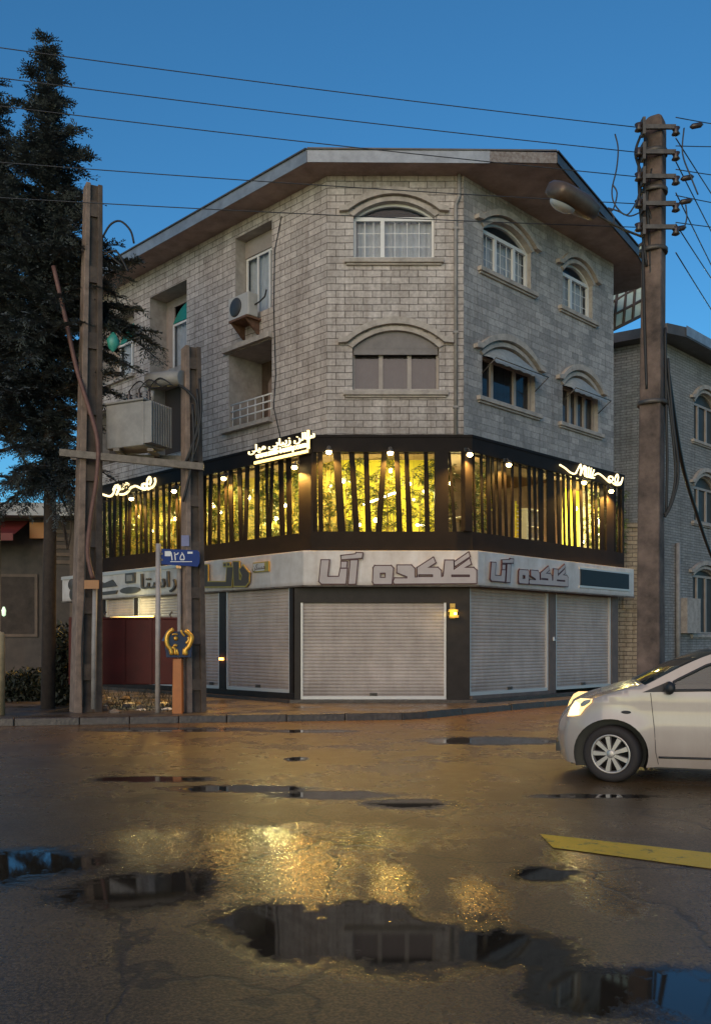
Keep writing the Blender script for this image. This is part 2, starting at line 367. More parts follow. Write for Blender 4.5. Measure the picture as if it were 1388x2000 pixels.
# ------------------------------------------------------------------ road
def road_z(y):
    if y >= 8.6: return 0.0
    k = 0.068; d = 8.6 - y
    return -k * (d - 0.9 * (1 - math.exp(-d / 0.9)))     # the carriageway falls away from its crown towards the camera
def ground(px, py):
    y = 6.0
    for _ in range(60): y = 0.5*y + 0.5*(EYE - road_z(y)) * FPX / (py - HY)
    return (px - CX) / FPX * y, y
def wet_asphalt():
    m = bpy.data.materials.new('wet_asphalt'); m.use_nodes = True; t = m.node_tree; L = t.links; b = t.nodes['Principled BSDF']
    N = lambda k: t.nodes.new(k)
    tc = N('ShaderNodeTexCoord'); O = tc.outputs['Object']
    def noise(scale, det=5, rough=0.6, vec=None, out='Fac'):
        n = N('ShaderNodeTexNoise'); n.inputs['Scale'].default_value = scale; n.inputs['Detail'].default_value = det; n.inputs['Roughness'].default_value = rough
        L.new(vec or O, n.inputs['Vector']); return n.outputs[out]
    def math_(op, a, c=None, d=None):
        n = N('ShaderNodeMath'); n.operation = op
        for i, x in enumerate((a, c, d)):
            if x is None: continue
            if isinstance(x, (int, float)): n.inputs[i].default_value = x
            else: L.new(x, n.inputs[i])
        return n.outputs[0]
    def smooth(x, lo, hi):
        n = N('ShaderNodeMapRange'); n.interpolation_type = 'SMOOTHSTEP'; n.inputs['From Min'].default_value = lo; n.inputs['From Max'].default_value = hi; L.new(x, n.inputs[0]); return n.outputs[0]
    sp = N('ShaderNodeSeparateXYZ'); L.new(O, sp.inputs[0])
    big = noise(0.7, 6, 0.6); edge = noise(2.6, 5, 0.65); mid = noise(11, 5, 0.65); grit = noise(55, 4, 0.7); fine = noise(150, 2, 0.6)
    # pools of standing water: ellipses on the ground with ragged edges, ground metres (x, y, rx, ry)
    def blobs(lst, amp):
        acc = None
        for (px, py, hx, hy) in lst:
            x, y = ground(px, py); x2, _ = ground(px + hx, py); _, y1 = ground(px, py - hy); _, y2 = ground(px, py + hy)
            dx = math_('MULTIPLY', math_('ADD', sp.outputs['X'], -x), 1 / abs(x2 - x)); dy = math_('MULTIPLY', math_('ADD', sp.outputs['Y'], -(y1+y2)/2), 2 / abs(y1 - y2))
            e = math_('SUBTRACT', 1.0, math_('ADD', math_('MULTIPLY', dx, dx), math_('MULTIPLY', dy, dy)))
            acc = e if acc is None else math_('MAXIMUM', acc, e)
        return math_('ADD', acc, math_('ADD', math_('MULTIPLY', math_('ADD', edge, -0.5), amp), math_('MULTIPLY', math_('ADD', mid, -0.5), amp * 0.9)))
    acc = blobs([(40,1692,170,36),(270,1738,150,44),(540,1805,150,44),(640,1830,190,56),(800,1848,200,66),(990,1858,150,42),(700,1790,120,30),(1140,1935,140,52),(1340,1950,150,62),
                 (300,1522,120,6),(470,1540,140,7),(640,1553,120,8),(800,1570,90,10),(960,1447,130,7),(1060,1708,70,16),(330,1425,160,4),(600,1428,90,3),(1160,1555,120,4),(580,1482,22,4)], 1.9)
    pool = smooth(acc, -0.75, 0.5)
    film = smooth(blobs([(270,1660,120,45),(430,1695,80,65),(570,1715,140,75),(765,1740,60,70),(930,1760,60,50),(1170,1710,80,80),(560,1640,300,30)], 3.0), -0.6, 0.7)
    damp = smooth(math_('ADD', math_('MULTIPLY', big, 0.6), math_('MULTIPLY', edge, 0.4)), 0.40, 0.62)
    # colour
    cr = N('ShaderNodeValToRGB'); cr.color_ramp.elements[0].color = (0.066,0.038,0.015,1); cr.color_ramp.elements[1].color = (0.235,0.134,0.055,1)
    cr.color_ramp.elements[0].position = 0.42; cr.color_ramp.elements[1].position = 0.60
    L.new(math_('ADD', math_('MULTIPLY', grit, 0.75), math_('MULTIPLY', big, 0.25)), cr.inputs['Fac'])
    vo = N('ShaderNodeTexVoronoi'); vo.feature = 'DISTANCE_TO_EDGE'; vo.inputs['Scale'].default_value = 0.42
    wv = N('ShaderNodeTexNoise'); wv.inputs['Scale'].default_value = 1.8; wv.inputs['Detail'].default_value = 6; L.new(O, wv.inputs['Vector'])
    wa = N('ShaderNodeMix'); wa.data_type = 'RGBA'; wa.blend_type = 'LINEAR_LIGHT'; wa.inputs['Factor'].default_value = 0.35; L.new(O, wa.inputs['A']); L.new(wv.outputs['Color'], wa.inputs['B']); L.new(wa.outputs['Result'], vo.inputs['Vector'])
    crack = math_('SUBTRACT', 1.0, smooth(vo.outputs['Distance'], 0.0015, 0.012))
    ck = N('ShaderNodeMix'); ck.data_type = 'RGBA'; L.new(math_('MULTIPLY', crack, 0.7), ck.inputs['Factor']); L.new(cr.outputs[0], ck.inputs['A']); ck.inputs['B'].default_value = (0.02,0.014,0.01,1)
    mx = N('ShaderNodeMix'); mx.data_type = 'RGBA'; L.new(pool, mx.inputs['Factor']); L.new(ck.outputs['Result'], mx.inputs['A']); mx.inputs['B'].default_value = (0.030,0.021,0.013,1)
    L.new(mx.outputs['Result'], b.inputs['Base Color'])
    # gloss
    rw = math_('ADD', math_('MULTIPLY', math_('MULTIPLY', damp, math_('SUBTRACT', 1.0, film)), -0.14), math_('ADD', math_('MULTIPLY', film, -0.27), 0.36))
    rr = N('ShaderNodeMix'); rr.data_type = 'FLOAT'; L.new(pool, rr.inputs['Factor']); L.new(rw, rr.inputs['A']); rr.inputs['B'].default_value = 0.03
    L.new(rr.outputs['Result'], b.inputs['Roughness'])
    b.inputs['Specular IOR Level'].default_value = 0.5
    # relief
    ripple = noise(24, 2.0, 0.55)
    hb = math_('ADD', math_('MULTIPLY', grit, 1.0), math_('MULTIPLY', fine, 0.5))
    dry = math_('SUBTRACT', 1.0, pool)
    hh = math_('MULTIPLY', hb, math_('ADD', math_('MULTIPLY', math_('MULTIPLY', dry, math_('SUBTRACT', 1.0, math_('MULTIPLY', film, 0.78))), 0.40), 0.003))
    hh = math_('ADD', hh, math_('MULTIPLY', math_('MULTIPLY', ripple, dry), math_('ADD', math_('MULTIPLY', film, 0.0), 0.11)))
    hh = math_('SUBTRACT', hh, math_('MULTIPLY', math_('MULTIPLY', crack, dry), 0.25))
    bp = N('ShaderNodeBump'); bp.inputs['Strength'].default_value = 0.62; bp.inputs['Distance'].default_value = 0.012
    L.new(hh, bp.inputs['Height']); L.new(bp.outputs['Normal'], b.inputs['Normal'])
    return m
M_['road'] = wet_asphalt()
rb = MB(); rb.smooth = True
ys = [-60, -20, -8] + [-4 + 0.5 * i for i in range(35)] + [14, 16, 18, 20, 25, 40, 80, 200, 900]
xs = [-900, -200, -60, -20, -10, -5, 0, 5, 10, 20, 60, 200, 900]
vs = [(x, y, road_z(max(y, -4))) for y in ys for x in xs]; nx = len(xs)
rb.add(vs, [(j*nx+i, j*nx+i+1, (j+1)*nx+i+1, (j+1)*nx+i) for j in range(len(ys)-1) for i in range(nx-1)])
tag(rb.build('road', M_['road'], recalc=False), kind='structure')

M_['pave'] = None
def pave_mat():
    m = mat('wet_pavement', (0.095,0.075,0.058), 0.35, var=0.45, vscale=1.5, bump=0.35, bscale=30)
    t = m.node_tree; b = t.nodes['Principled BSDF']; n = t.nodes.new('ShaderNodeTexNoise'); n.inputs['Scale'].default_value = 1.1
    tc = t.nodes.new('ShaderNodeTexCoord'); t.links.new(tc.outputs['Object'], n.inputs['Vector'])
    mr = t.nodes.new('ShaderNodeMapRange'); mr.inputs['From Min'].default_value = 0.35; mr.inputs['From Max'].default_value = 0.65; mr.inputs['To Min'].default_value = 0.14; mr.inputs['To Max'].default_value = 0.5
    t.links.new(n.outputs['Fac'], mr.inputs[0]); t.links.new(mr.outputs[0], b.inputs['Roughness']); return m
M_['pave'] = pave_mat()
KZ = 0.13
edge = [(-40, 15.2), (-7.5, 16.5), (-5.2, 16.95), (-2.5, 17.5), (0.95, 18.05), (1.45, 18.35), (2.3, 19.25), (3.6, 20.6), (5.5, 22.5), (9.0, 26.0), (40, 57)]
pm = MB()
back = [(40, 90), (-40, 90)]
pm.add([(x, y + 0.14, KZ) for x, y in edge] + [(x, y, KZ) for x, y in back], [tuple(range(len(edge) + 2))])
tag(pm.build('pavement', M_['pave']), kind='structure')
kb = MB()
for (x0, y0), (x1, y1) in zip(edge, edge[1:]):
    Ln = math.hypot(x1 - x0, y1 - y0); n = max(1, int(Ln / 0.9)); n = min(n, 14)
    tx, ty = (x1 - x0) / Ln, (y1 - y0) / Ln; nx_, ny_ = -ty, tx
    for i in range(n):
        a, b2 = Ln * i / n + 0.006, Ln * (i + 1) / n - 0.006; j = rnd.uniform(-0.012, 0.012); hz = KZ + 0.012 + rnd.uniform(-0.012, 0.01)
        def pt(s, o, z): return (x0 + tx * s + nx_ * (o + j), y0 + ty * s + ny_ * (o + j), z)
        kb.hexa([pt(a, 0, -0.1), pt(b2, 0, -0.1), pt(b2, 0.16, -0.1), pt(a, 0.16, -0.1)], [pt(a, 0.025, hz), pt(b2, 0.025, hz), pt(b2, 0.16, hz), pt(a, 0.16, hz)])
tag(kb.build('kerb', M_['kerb'], bevel=0.015), kind='structure')
# opposite corner of the side street, where the right-hand pole stands
pc = MB(); ce = [(3.55, 12.35), (3.9, 12.05), (12, 11.9), (12, 20.5), (3.45, 12.75)]
pc.add([(x, y, KZ - 0.02) for x, y in ce] + [(x, y, -0.1) for x, y in ce], [(0,1,2,3,4)] + [(i, (i+1)%5, 5+(i+1)%5, 5+i) for i in range(5)])
tag(pc.build('corner_pavement', M_['pave']), kind='structure')
# yellow light trail of a vehicle, put on the road as a coloured strip
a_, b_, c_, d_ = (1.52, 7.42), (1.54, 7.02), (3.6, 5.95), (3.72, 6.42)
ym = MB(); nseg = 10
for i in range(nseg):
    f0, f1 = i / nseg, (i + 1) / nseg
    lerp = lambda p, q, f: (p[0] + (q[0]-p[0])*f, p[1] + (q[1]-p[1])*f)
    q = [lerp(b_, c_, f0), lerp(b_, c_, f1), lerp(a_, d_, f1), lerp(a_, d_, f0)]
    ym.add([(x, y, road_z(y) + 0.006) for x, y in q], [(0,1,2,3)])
tag(ym.build('light_trail_strip', M_['yeltrail'], recalc=False), kind='structure')

# ------------------------------------------------------------------ corner building
P1 = (-0.69, 21.7); P2 = (2.61, 21.7)
WF = Frame(*P1, 0); WL = Frame(*P1, -45); WR = Frame(*P2, 45)
ZT = 12.82
LL, LR = 11.7, 7.16                                      # lengths of the left and right walls
BLD = thing('corner_building', 'corner building of pale stone blocks with a black slatted middle storey and closed shutters', 'building', (0.96, 21.7, 0))

def arc(ua, ub, zs, zc, n=14):
    """points from the left spring to the right spring over the crown"""
    wd = (ub - ua) / 2; r = zc - zs; Rr = (wd*wd + r*r) / (2*r); cz = zc - Rr; a0 = math.asin(min(1, wd / Rr))
    return [((ua+ub)/2 + Rr*math.sin(-a0 + 2*a0*i/n), cz + Rr*math.cos(-a0 + 2*a0*i/n)) for i in range(n+1)]

class Op:
    def __init__(s, ua, ub, za, zs, zc=None, depth=0.22): s.ua, s.ub, s.za, s.zs, s.zc, s.depth = ua, ub, za, zs, zc, depth
    @property
    def top(s): return s.zc if s.zc else s.zs
    def outline(s):
        if s.zc: return [(s.ua, s.za), (s.ub, s.za)] + arc(s.ua, s.ub, s.zs, s.zc)[::-1]
        return [(s.ua, s.za), (s.ub, s.za), (s.ub, s.zs), (s.ua, s.zs)]

def wall(frame, u0, u1, z0, z1, ops, material):
    mb = MB()
    us = sorted({u0, u1, *[o.ua for o in ops], *[o.ub for o in ops]}); zs = sorted({z0, z1, *[o.za for o in ops], *[o.top for o in ops]})
    for i in range(len(us) - 1):
        for j in range(len(zs) - 1):
            cu, cz = (us[i]+us[i+1])/2, (zs[j]+zs[j+1])/2
            if any(o.ua < cu < o.ub and o.za < cz < o.top for o in ops): continue
            mb.quad((us[i],0,zs[j]), (us[i+1],0,zs[j]), (us[i+1],0,zs[j+1]), (us[i],0,zs[j+1]))
    for o in ops:
        if o.zc:
            A = arc(o.ua, o.ub, o.zs, o.zc)
            for (a, az_), (b, bz_) in zip(A, A[1:]): mb.quad((a,0,az_), (b,0,bz_), (b,0,o.zc), (a,0,o.zc))
        mb.mi = 1; ol = o.outline()
        for k in range(len(ol)):
            (a, za), (b, zb) = ol[k], ol[(k+1) % len(ol)]
            mb.quad((a,0,za), (b,0,zb), (b,o.depth,zb), (a,o.depth,za))
        mb.mi = 0
    return mb.build('wall', [material, M_['reveal']], BLD, frame.M, recalc=False)

def ring(mb, o, t, y0, y1):
    """window frame border of width t following the opening"""
    out = o.outline()
    inn = Op(o.ua+t, o.ub-t, o.za+t, o.zs if o.zc else o.zs-t, (o.zc - t) if o.zc else None).outline()
    n = len(out)
    for k in range(n):
        a, b, c, d = out[k], out[(k+1)%n], inn[(k+1)%n], inn[k]
        for (p, q, y) in ((0,0,y0),): mb.quad((a[0],y0,a[1]), (b[0],y0,b[1]), (c[0],y0,c[1]), (d[0],y0,d[1]))
        mb.quad((d[0],y0,d[1]), (c[0],y0,c[1]), (c[0],y1,c[1]), (d[0],y1,d[1]))

def curtain(mb, ua, ub, za, zb, y, amp=0.03, pitch=0.16):
    n = max(4, int((ub-ua)/pitch*6)); vs = []; 
    for i in range(n+1):
        u = ua + (ub-ua)*i/n; yy = y + amp*math.sin(2*math.pi*(u-ua)/pitch) + amp*0.5*math.sin(7.3*u+1)
        vs += [(u, yy, za), (u, yy, zb)]
    o = mb.smooth; mb.smooth = True; mb.add(vs, [(2*i, 2*i+2, 2*i+3, 2*i+1) for i in range(n)]); mb.smooth = o

def window(frame, o, kind, mull=(), label=None, hood=True, transom=None, sill=True, grid=(0.3,), awn=False, depth=0.17):
    """mull: mullion positions as fractions of the opening"""
    fm = M_['white'] if kind == 'upper' else M_['cream']
    mb = MB(); y0, y1 = depth - 0.05, depth + 0.02
    t = 0.06; ring(mb, o, t, y0, y1 + 0.02)
    mb.poly(o.outline(), y1 + 0.7, y1 + 0.72) if False else None
    tz = transom or (o.zs if o.zc else o.zs - 0.03)
    if o.zc: mb.box(o.ua + t, o.ub - t, y0 + 0.003, y1, tz - 0.045, tz + 0.045)
    for f in mull:
        u = o.ua + (o.ub-o.ua)*f; mb.box(u-0.05, u+0.05, y0 + 0.006, y1, o.za + t, tz - 0.045)
    if kind == 'upper':                                             # thin glazing bars
        edges_ = [o.ua + t] + [o.ua + (o.ub-o.ua)*f for f in mull] + [o.ub - t]
        for a, b in zip(edges_, edges_[1:]):
            for k in range(1, 3):
                z = o.za + (tz - o.za)*k/3; mb.box(a+0.04, b-0.04, y1-0.016, y1-0.004, z-0.008, z+0.008)
            nb = max(1, round((b-a)/0.42))
            for k in range(1, nb + 1):
                u = a + (b-a)*k/(nb+1); mb.box(u-0.008, u+0.008, y1-0.0155, y1-0.0045, o.za+0.08, tz-0.05)
    f = mb.build('window', fm, BLD, frame.M, recalc=False)
    if label: f['label'] = label
    g = MB(); ol = o.outline(); g.add([(u, y1 - 0.002, z) for u, z in ol], [tuple(range(len(ol)))])
    g.build('pane', M_['glass'] if kind == 'upper' else M_['glassdull'] if frame is NRF.get('f') else M_['glassdark'], f, frame.M, recalc=False)
    c = MB()
    if kind == 'upper': curtain(c, o.ua+0.02, o.ub-0.02, o.za, tz + 0.02, y1 + 0.12)
    elif kind == 'lower':
        edges_ = [o.ua + t] + [o.ua + (o.ub-o.ua)*k for k in mull] + [o.ub - t]
        for i, (a, b) in enumerate(zip(edges_, edges_[1:])):
            curtain(c, a, b, o.za, tz, y1 + 0.06, 0.008, 0.25)
    cm = M_['curtain'] if kind == 'upper' else M_['blindbrown']
    if c.v: c.build('curtain', cm, f, frame.M, recalc=False)
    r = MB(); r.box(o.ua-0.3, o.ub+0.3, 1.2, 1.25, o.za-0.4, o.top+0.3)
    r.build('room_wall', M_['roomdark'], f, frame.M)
    if sill:
        sb = MB(); sb.box(o.ua-0.22, o.ub+0.22, -0.11, 0.12, o.za-0.15, o.za-0.04); sb.box(o.ua-0.17, o.ub+0.17, -0.06, 0.10, o.za-0.2, o.za-0.152)
        sb.build('sill', M_['trim'], f, frame.M, bevel=0.012)
    if hood and o.zc:
        hb = MB(); A = arc(o.ua-0.12, o.ub+0.12, o.zs+0.12, o.zc+0.14, 18); B = arc(o.ua-0.12, o.ub+0.12, o.zs+0.26, o.zc+0.30, 18)
        A = [(o.ua-0.34, o.zs+0.10)] + A + [(o.ub+0.34, o.zs+0.10)]; B = [(o.ua-0.34, o.zs+0.20)] + B + [(o.ub+0.34, o.zs+0.20)]
        for k in range(len(A)-1):
            hb.hexa([(A[k][0],-0.13,A[k][1]),(A[k+1][0],-0.13,A[k+1][1]),(A[k+1][0],0.0,A[k+1][1]),(A[k][0],0.0,A[k][1])],
                    [(B[k][0],-0.13,B[k][1]),(B[k+1][0],-0.13,B[k+1][1]),(B[k+1][0],0.0,B[k+1][1]),(B[k][0],0.0,B[k][1])])
        A2 = arc(o.ua, o.ub, o.zs, o.zc, 18); B2 = arc(o.ua-0.1, o.ub+0.1, o.zs+0.06, o.zc+0.10, 18)
        for k in range(len(A2)-1):
            hb.hexa([(A2[k][0],-0.05,A2[k][1]),(A2[k+1][0],-0.05,A2[k+1][1]),(A2[k+1][0],0.0,A2[k+1][1]),(A2[k][0],0.0,A2[k][1])],
                    [(B2[k][0],-0.05,B2[k][1]),(B2[k+1][0],-0.05,B2[k+1][1]),(B2[k+1][0],0.0,B2[k+1][1]),(B2[k][0],0.0,B2[k][1])])
        hb.build('arch_moulding', M_['trim'], f, frame.M)
    if awn:                                                         # half-bowl scalloped awning on two stays
        ab = MB(); ab.smooth = True; A = arc(o.ua+0.04, o.ub-0.04, o.zs, o.zc-0.05, 16); n = 5; vs = []
        for j in range(n+1):
            f_ = j/n
            for k, (u, z) in enumerate(A):
                zz = z + (o.zs - 0.18 - z)*f_ - (0.05*abs(math.sin(k*1.2)) if j == n else 0); vs.append((u, 0.02 - 0.34*math.sin(f_*math.pi/2), zz))
        m_ = len(A); ab.add(vs, [(j*m_+k, j*m_+k+1, (j+1)*m_+k+1, (j+1)*m_+k) for j in range(n) for k in range(m_-1)])
        aw = ab.build('awning', M_['awning'], f, frame.M, recalc=False)
        st = MB()
        for u in (o.ua, o.ub): st.tube([(u, 0.0, o.zs-0.45), (u, -0.42, o.zs-0.16)], 0.014, 5)
        st.tube([(o.ua, -0.42, o.zs-0.16), (o.ub, -0.42, o.zs-0.16)], 0.014, 5)
        st.build('stay', M_['steel'], f, frame.M)
    return f

ZU = (10.85, 11.83, 12.20); ZB = (7.66, 8.66, 9.08)              # sill, spring, crown of the upper and lower rows
def fo(px0, px1, fr, Z, **k): return Op(fr.u(px0), fr.u(px1), *Z, **k)
opF = [fo(690, 848, WF, ZU), fo(688, 857, WF, ZB)]
opR = [fo(943, 1036, WR, ZU), fo(1098, 1156, WR, ZU), fo(941, 1044, WR, ZB), fo(1098, 1167, WR, ZB)]
uL = lambda px: WL.u(px)
nich = [Op(uL(460), uL(531), 10.2, 12.45, depth=0.42), Op(uL(447), uL(531), 7.35, 9.38, depth=1.15),
        Op(uL(293), uL(365), 9.55, 12.0, depth=0.6), Op(uL(290), uL(365), 7.1, 9.3, depth=0.6), Op(uL(200), uL(262), 9.9, 12.0, depth=0.45), Op(uL(190), uL(252), 7.3, 9.0, depth=0.45)]
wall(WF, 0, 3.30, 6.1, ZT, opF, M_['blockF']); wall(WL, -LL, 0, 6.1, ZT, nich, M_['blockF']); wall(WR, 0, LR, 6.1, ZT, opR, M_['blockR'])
window(WF, opF[0], 'upper', (0.36,)); 
fwl = window(WF, opF[1], 'lower', (0.33, 0.66), depth=0.2)
cb = MB(); cb.box(opF[1].ua+0.03, opF[1].ub-0.03, 0.055, 0.09, 8.52, 8.70); A = arc(opF[1].ua+0.02, opF[1].ub-0.02, 8.66, 9.07)
cb.poly(A[::-1], 0.05, 0.08); cb.build('blind', M_['canvas'], fwl, WF.M)
window(WR, opR[0], 'upper', (0.33, 0.72)); window(WR, opR[1], 'upper', (0.4,))
window(WR, opR[2], 'dark', (0.25, 0.68), awn=True); window(WR, opR[3], 'lower', (0.3, 0.5, 0.72), awn=True)
# niche windows of the left wall
def flat_window(o, z0, z1, uw0, uw1, mulls, kind='upper', y=None):
    y = y or o.depth - 0.02; mb = MB(); t = 0.06
    mb.box(uw0, uw1, y-0.04, y, z0, z0+t); mb.box(uw0, uw1, y-0.04, y, z1-t, z1)
    for u in [uw0 + t/2, uw1 - t/2] + [uw0 + (uw1-uw0)*f for f in mulls]: mb.box(u-t/2, u+t/2, y-0.043, y, z0+t, z1-t)
    f = mb.build('window', M_['white'], BLD, WL.M)
    g = MB(); g.quad((uw0,y-0.015,z0),(uw1,y-0.015,z0),(uw1,y-0.015,z1),(uw0,y-0.015,z1)); g.build('pane', M_['glass'], f, WL.M, recalc=False)
    c = MB(); curtain(c, uw0, uw1, z0, z1, y + 0.1); c.build('curtain', M_['curtain'], f, WL.M, recalc=False)
    return f
o = nich[0]
fw = flat_window(o, 10.2, 11.98, o.ua+0.02, o.ub-0.02, (0.33, 0.66))
b = MB(); b.box(o.ua+0.01, o.ub-0.01, 0.33, 0.41, 11.99, 12.44); b.build('louvre_panel', M_['cream'], fw, WL.M)
for o in (nich[2], nich[4]):
    um = o.ua + (o.ub-o.ua)*0.22
    zb_ = max(9.75, o.za + 0.2); fw = flat_window(o, zb_, 11.2, um, o.ub-0.02, (0.5,))
    b = MB(); A = arc(um, o.ub + 0.6, 11.22, 11.75); b.poly([p for p in A if p[0] < o.ub-0.02] + [(o.ub-0.02, 11.22)], o.depth-0.06, o.depth-0.03); b.build('fanlight', M_['greenglass'], fw, WL.M)
    b = MB(); b.box(o.ua, um, o.depth-0.005, o.depth+0.04, o.za, o.zs); b.box(um, o.ub, o.depth-0.004, o.depth+0.05, o.za, zb_); b.box(um, o.ub, o.depth-0.01, o.depth+0.04, 11.75, o.zs); b.build('niche_back', M_['blindbrown'], fw, WL.M)
    sb = MB(); sb.box(o.ua-0.12, o.ub+0.05, -0.12, 0.1, o.za-0.1, o.za-0.005); sb.build('sill', M_['trim'], fw, WL.M)
for o in (nich[3], nich[5]):
    b = MB(); b.box(o.ua, o.ub, o.depth, o.depth+0.05, o.za, o.zs); bb = b.build('loggia_back', M_['roomdark'], BLD, WL.M)
    sb = MB(); sb.box(o.ua-0.15, o.ub+0.1, -0.14, 0.0, o.zs+0.02, o.zs+0.14); sb.build('lintel', M_['trim'], bb, WL.M)
o = nich[1]
b = MB(); b.box(o.ua, o.ub, o.depth, o.depth+0.05, o.za, o.zs); lb = b.build('loggia_back', M_['wood'], BLD, WL.M)
b = MB(); A = arc(o.ua+0.35, o.ub-0.15, 8.75, 9.1); b.poly([(o.ua+0.35, 7.37), (o.ub-0.15, 7.37)] + A[::-1], o.depth-0.06, o.depth-0.01); b.build('arched_door', M_['soffit'], lb, WL.M)
b = MB(); b.box(o.ua-0.15, o.ub+0.03, -0.14, 0.0, o.zs+0.03, o.zs+0.16); b.build('lintel', M_['trim'], lb, WL.M); b = MB(); b.box(o.ua-0.2, o.ub+0.05, -0.16, 0.05, o.za-0.12, o.za-0.01); b.build('ledge', M_['trim'], lb, WL.M)
rl = MB()
for z in (7.62, 7.82, 8.0): rl.tube([(o.ua+0.02, 0.06, z), (o.ub-0.02, 0.06, z)], 0.022, 6)
for k in range(6): rl.tube([(o.ua+0.1+k*(o.ub-o.ua-0.2)/5, 0.06, 7.36), (o.ua+0.1+k*(o.ub-o.ua-0.2)/5, 0.06, 8.0)], 0.014, 6)
rl.build('balcony_railing', M_['whitepaint'], BLD, WL.M)
# quoin strip, downpipe, wall cable
q = MB(); q.tube([(3.18, -0.06, 12.9), (3.18, -0.06, 12.3), (3.10, -0.055, 12.1), (3.10, -0.055, 6.5)], 0.045, 8)
for z in (7.2, 9.0, 11.5): q.box(3.04, 3.16, -0.1, 0.0, z, z+0.05)
q.build('downpipe', M_['dpipe'], BLD, WF.M)
q = MB(); q.tube([(uL(551), -0.02, 12.4), (uL(538), -0.03, 11.6), (uL(536), -0.03, 10.2), (uL(540), -0.03, 8.4), (uL(536), -0.03, 7.6), (uL(552), -0.03, 6.6)], 0.012, 5)
q.build("wall_cable", M_["cable"], BLD, WL.M)
q = MB(); q.tube([(uL(366), -0.05, 9.45), (uL(366), -0.05, 8.2)], 0.04, 8); q.build('downpipe', M_['dpipe'], BLD, WL.M)
# roof
EL_, ER_ = (-0.69 - LL*0.7071, 21.7 + LL*0.7071), (2.61 + LR*0.7071, 21.7 + LR*0.7071)
ev = [(-1.13, 21.05), (4.72, 21.15), (8.2, 26.2), (9.3, 28.3), (3.2, 34.0), (-6.5, 34.6), (-10.5, 30.3)]
er = MB(); n = len(ev)
er.mi = 0; er.add([(x, y, ZT + 0.001) for x, y in ev], [tuple(range(n))])            # soffit
er.mi = 1
apex = (0.6, 27.6, ZT + 1.05)
for i in range(n):
    a, b = ev[i], ev[(i+1) % n]; er.add([(a[0], a[1], ZT+0.27), (b[0], b[1], ZT+0.27), apex], [(0,1,2)])
roof = er.build('roof', [M_['soffit'], M_['rooftin']], BLD, Matrix.Identity(4))
def fascia(pts, z0, z1, m, name, out=0.02, lab=None):
    fb = MB()
    for a, b in zip(pts, pts[1:]):
        d = Vector((b[0]-a[0], b[1]-a[1])); d.normalize(); o_ = Vector((d.y, -d.x)) * out
        fb.hexa([(a[0],a[1],z0),(b[0],b[1],z0),(b[0]+o_.x,b[1]+o_.y,z0),(a[0]+o_.x,a[1]+o_.y,z0)], [(a[0],a[1],z1),(b[0],b[1],z1),(b[0]+o_.x,b[1]+o_.y,z1),(a[0]+o_.x,a[1]+o_.y,z1)])
    r = fb.build(name, m, roof, Matrix.Identity(4)); 
    if lab: r['label'] = lab
m1 = (3.15, 21.103)
fascia([ev[-1], ev[0], m1], ZT-0.02, ZT+0.27, M_['fascia'], 'fascia')
fascia([m1, ev[1]], ZT+0.0, ZT+0.25, M_['rusty'], 'fascia', 0.03, 'broken rusty stretch of roof edge')
fascia([ev[1], ev[2], ev[3], ev[4], ev[5], ev[6]], ZT+0.02, ZT+0.24, M_['rooftin'], 'fascia', 0.03)
fascia([ev[-1], ev[0], ev[1], ev[2]], ZT+0.271, ZT+0.305, M_['rooftin'], 'drip_edge', 0.06)
sx = MB(); sx.box(-0.05, 0.05, -0.4, 0.0, 12.6, 12.95)
# rear walls
er2, el2 = (ER_[0]-6, ER_[1]+6), (EL_[0]+3, EL_[1]+3)
rw = MB()
for a, b in ((ER_, er2), (er2, el2), (el2, EL_)): rw.quad((a[0],a[1],0), (b[0],b[1],0), (b[0],b[1],ZT), (a[0],a[1],ZT))
rw.build('rear_wall', M_['reveal'], BLD, Matrix.Identity(4))

# ------------------------------------------------------------------ black slatted middle storey
BL, BR = (-1.05, 21.2), (2.75, 21.2); LBL, LBR = 11.2, 7.22
BFm = Frame(*BL, 0); BLm = Frame(*BL, -45); BRm = Frame(*BR, 45); FWID = BR[0] - BL[0]
Z_top, Z_o1, Z_o0, Z_bot = 6.44, 6.05, 4.17, 3.74
def inset(d): return (BL[0] + .4142*d, BL[1] + d), (BR[0] - .4142*d, BR[1] + d)
def band_poly(d): 
    a, b = inset(d); k = .7071
    la = LBL; lr = LBR
    e1 = (BL[0]-la*k + d*k, BL[1]+la*k + d*k); e2 = (BR[0]+lr*k - d*k, BR[1]+lr*k + d*k)
    return [e1, a, b, e2]
slab = MB()
o_, i_ = band_poly(0.04), band_poly(2.6)
for k in range(3):
    for (z0, z1) in ((3.80, 3.98), (6.16, 6.30)):
        slab.hexa([(*o_[k],z0),(*o_[k+1],z0),(*i_[k+1],z0),(*i_[k],z0)], [(*o_[k],z1),(*o_[k+1],z1),(*i_[k+1],z1),(*i_[k],z1)])
slab.build('cafe_floor', M_['ceiling'], BLD, Matrix.Identity(4))
bw = MB(); p_ = band_poly(1.5)
DIV = BRm.u(1062, 1.5)
bw.quad((*p_[1],3.9), (*p_[2],3.9), (*p_[2],6.2), (*p_[1],6.2)); bw.build('cafe_wall', M_['yellowwall'], BLD, Matrix.Identity(4)); bw = MB()
bw.quad((*BRm.P(DIV, 1.5, 0).xy, 3.9), (*p_[3], 3.9), (*p_[3], 6.2), (*BRm.P(DIV, 1.5, 0).xy, 6.2))
bw.build('cafe_wall', M_['yellowwall'], BLD, Matrix.Identity(4))
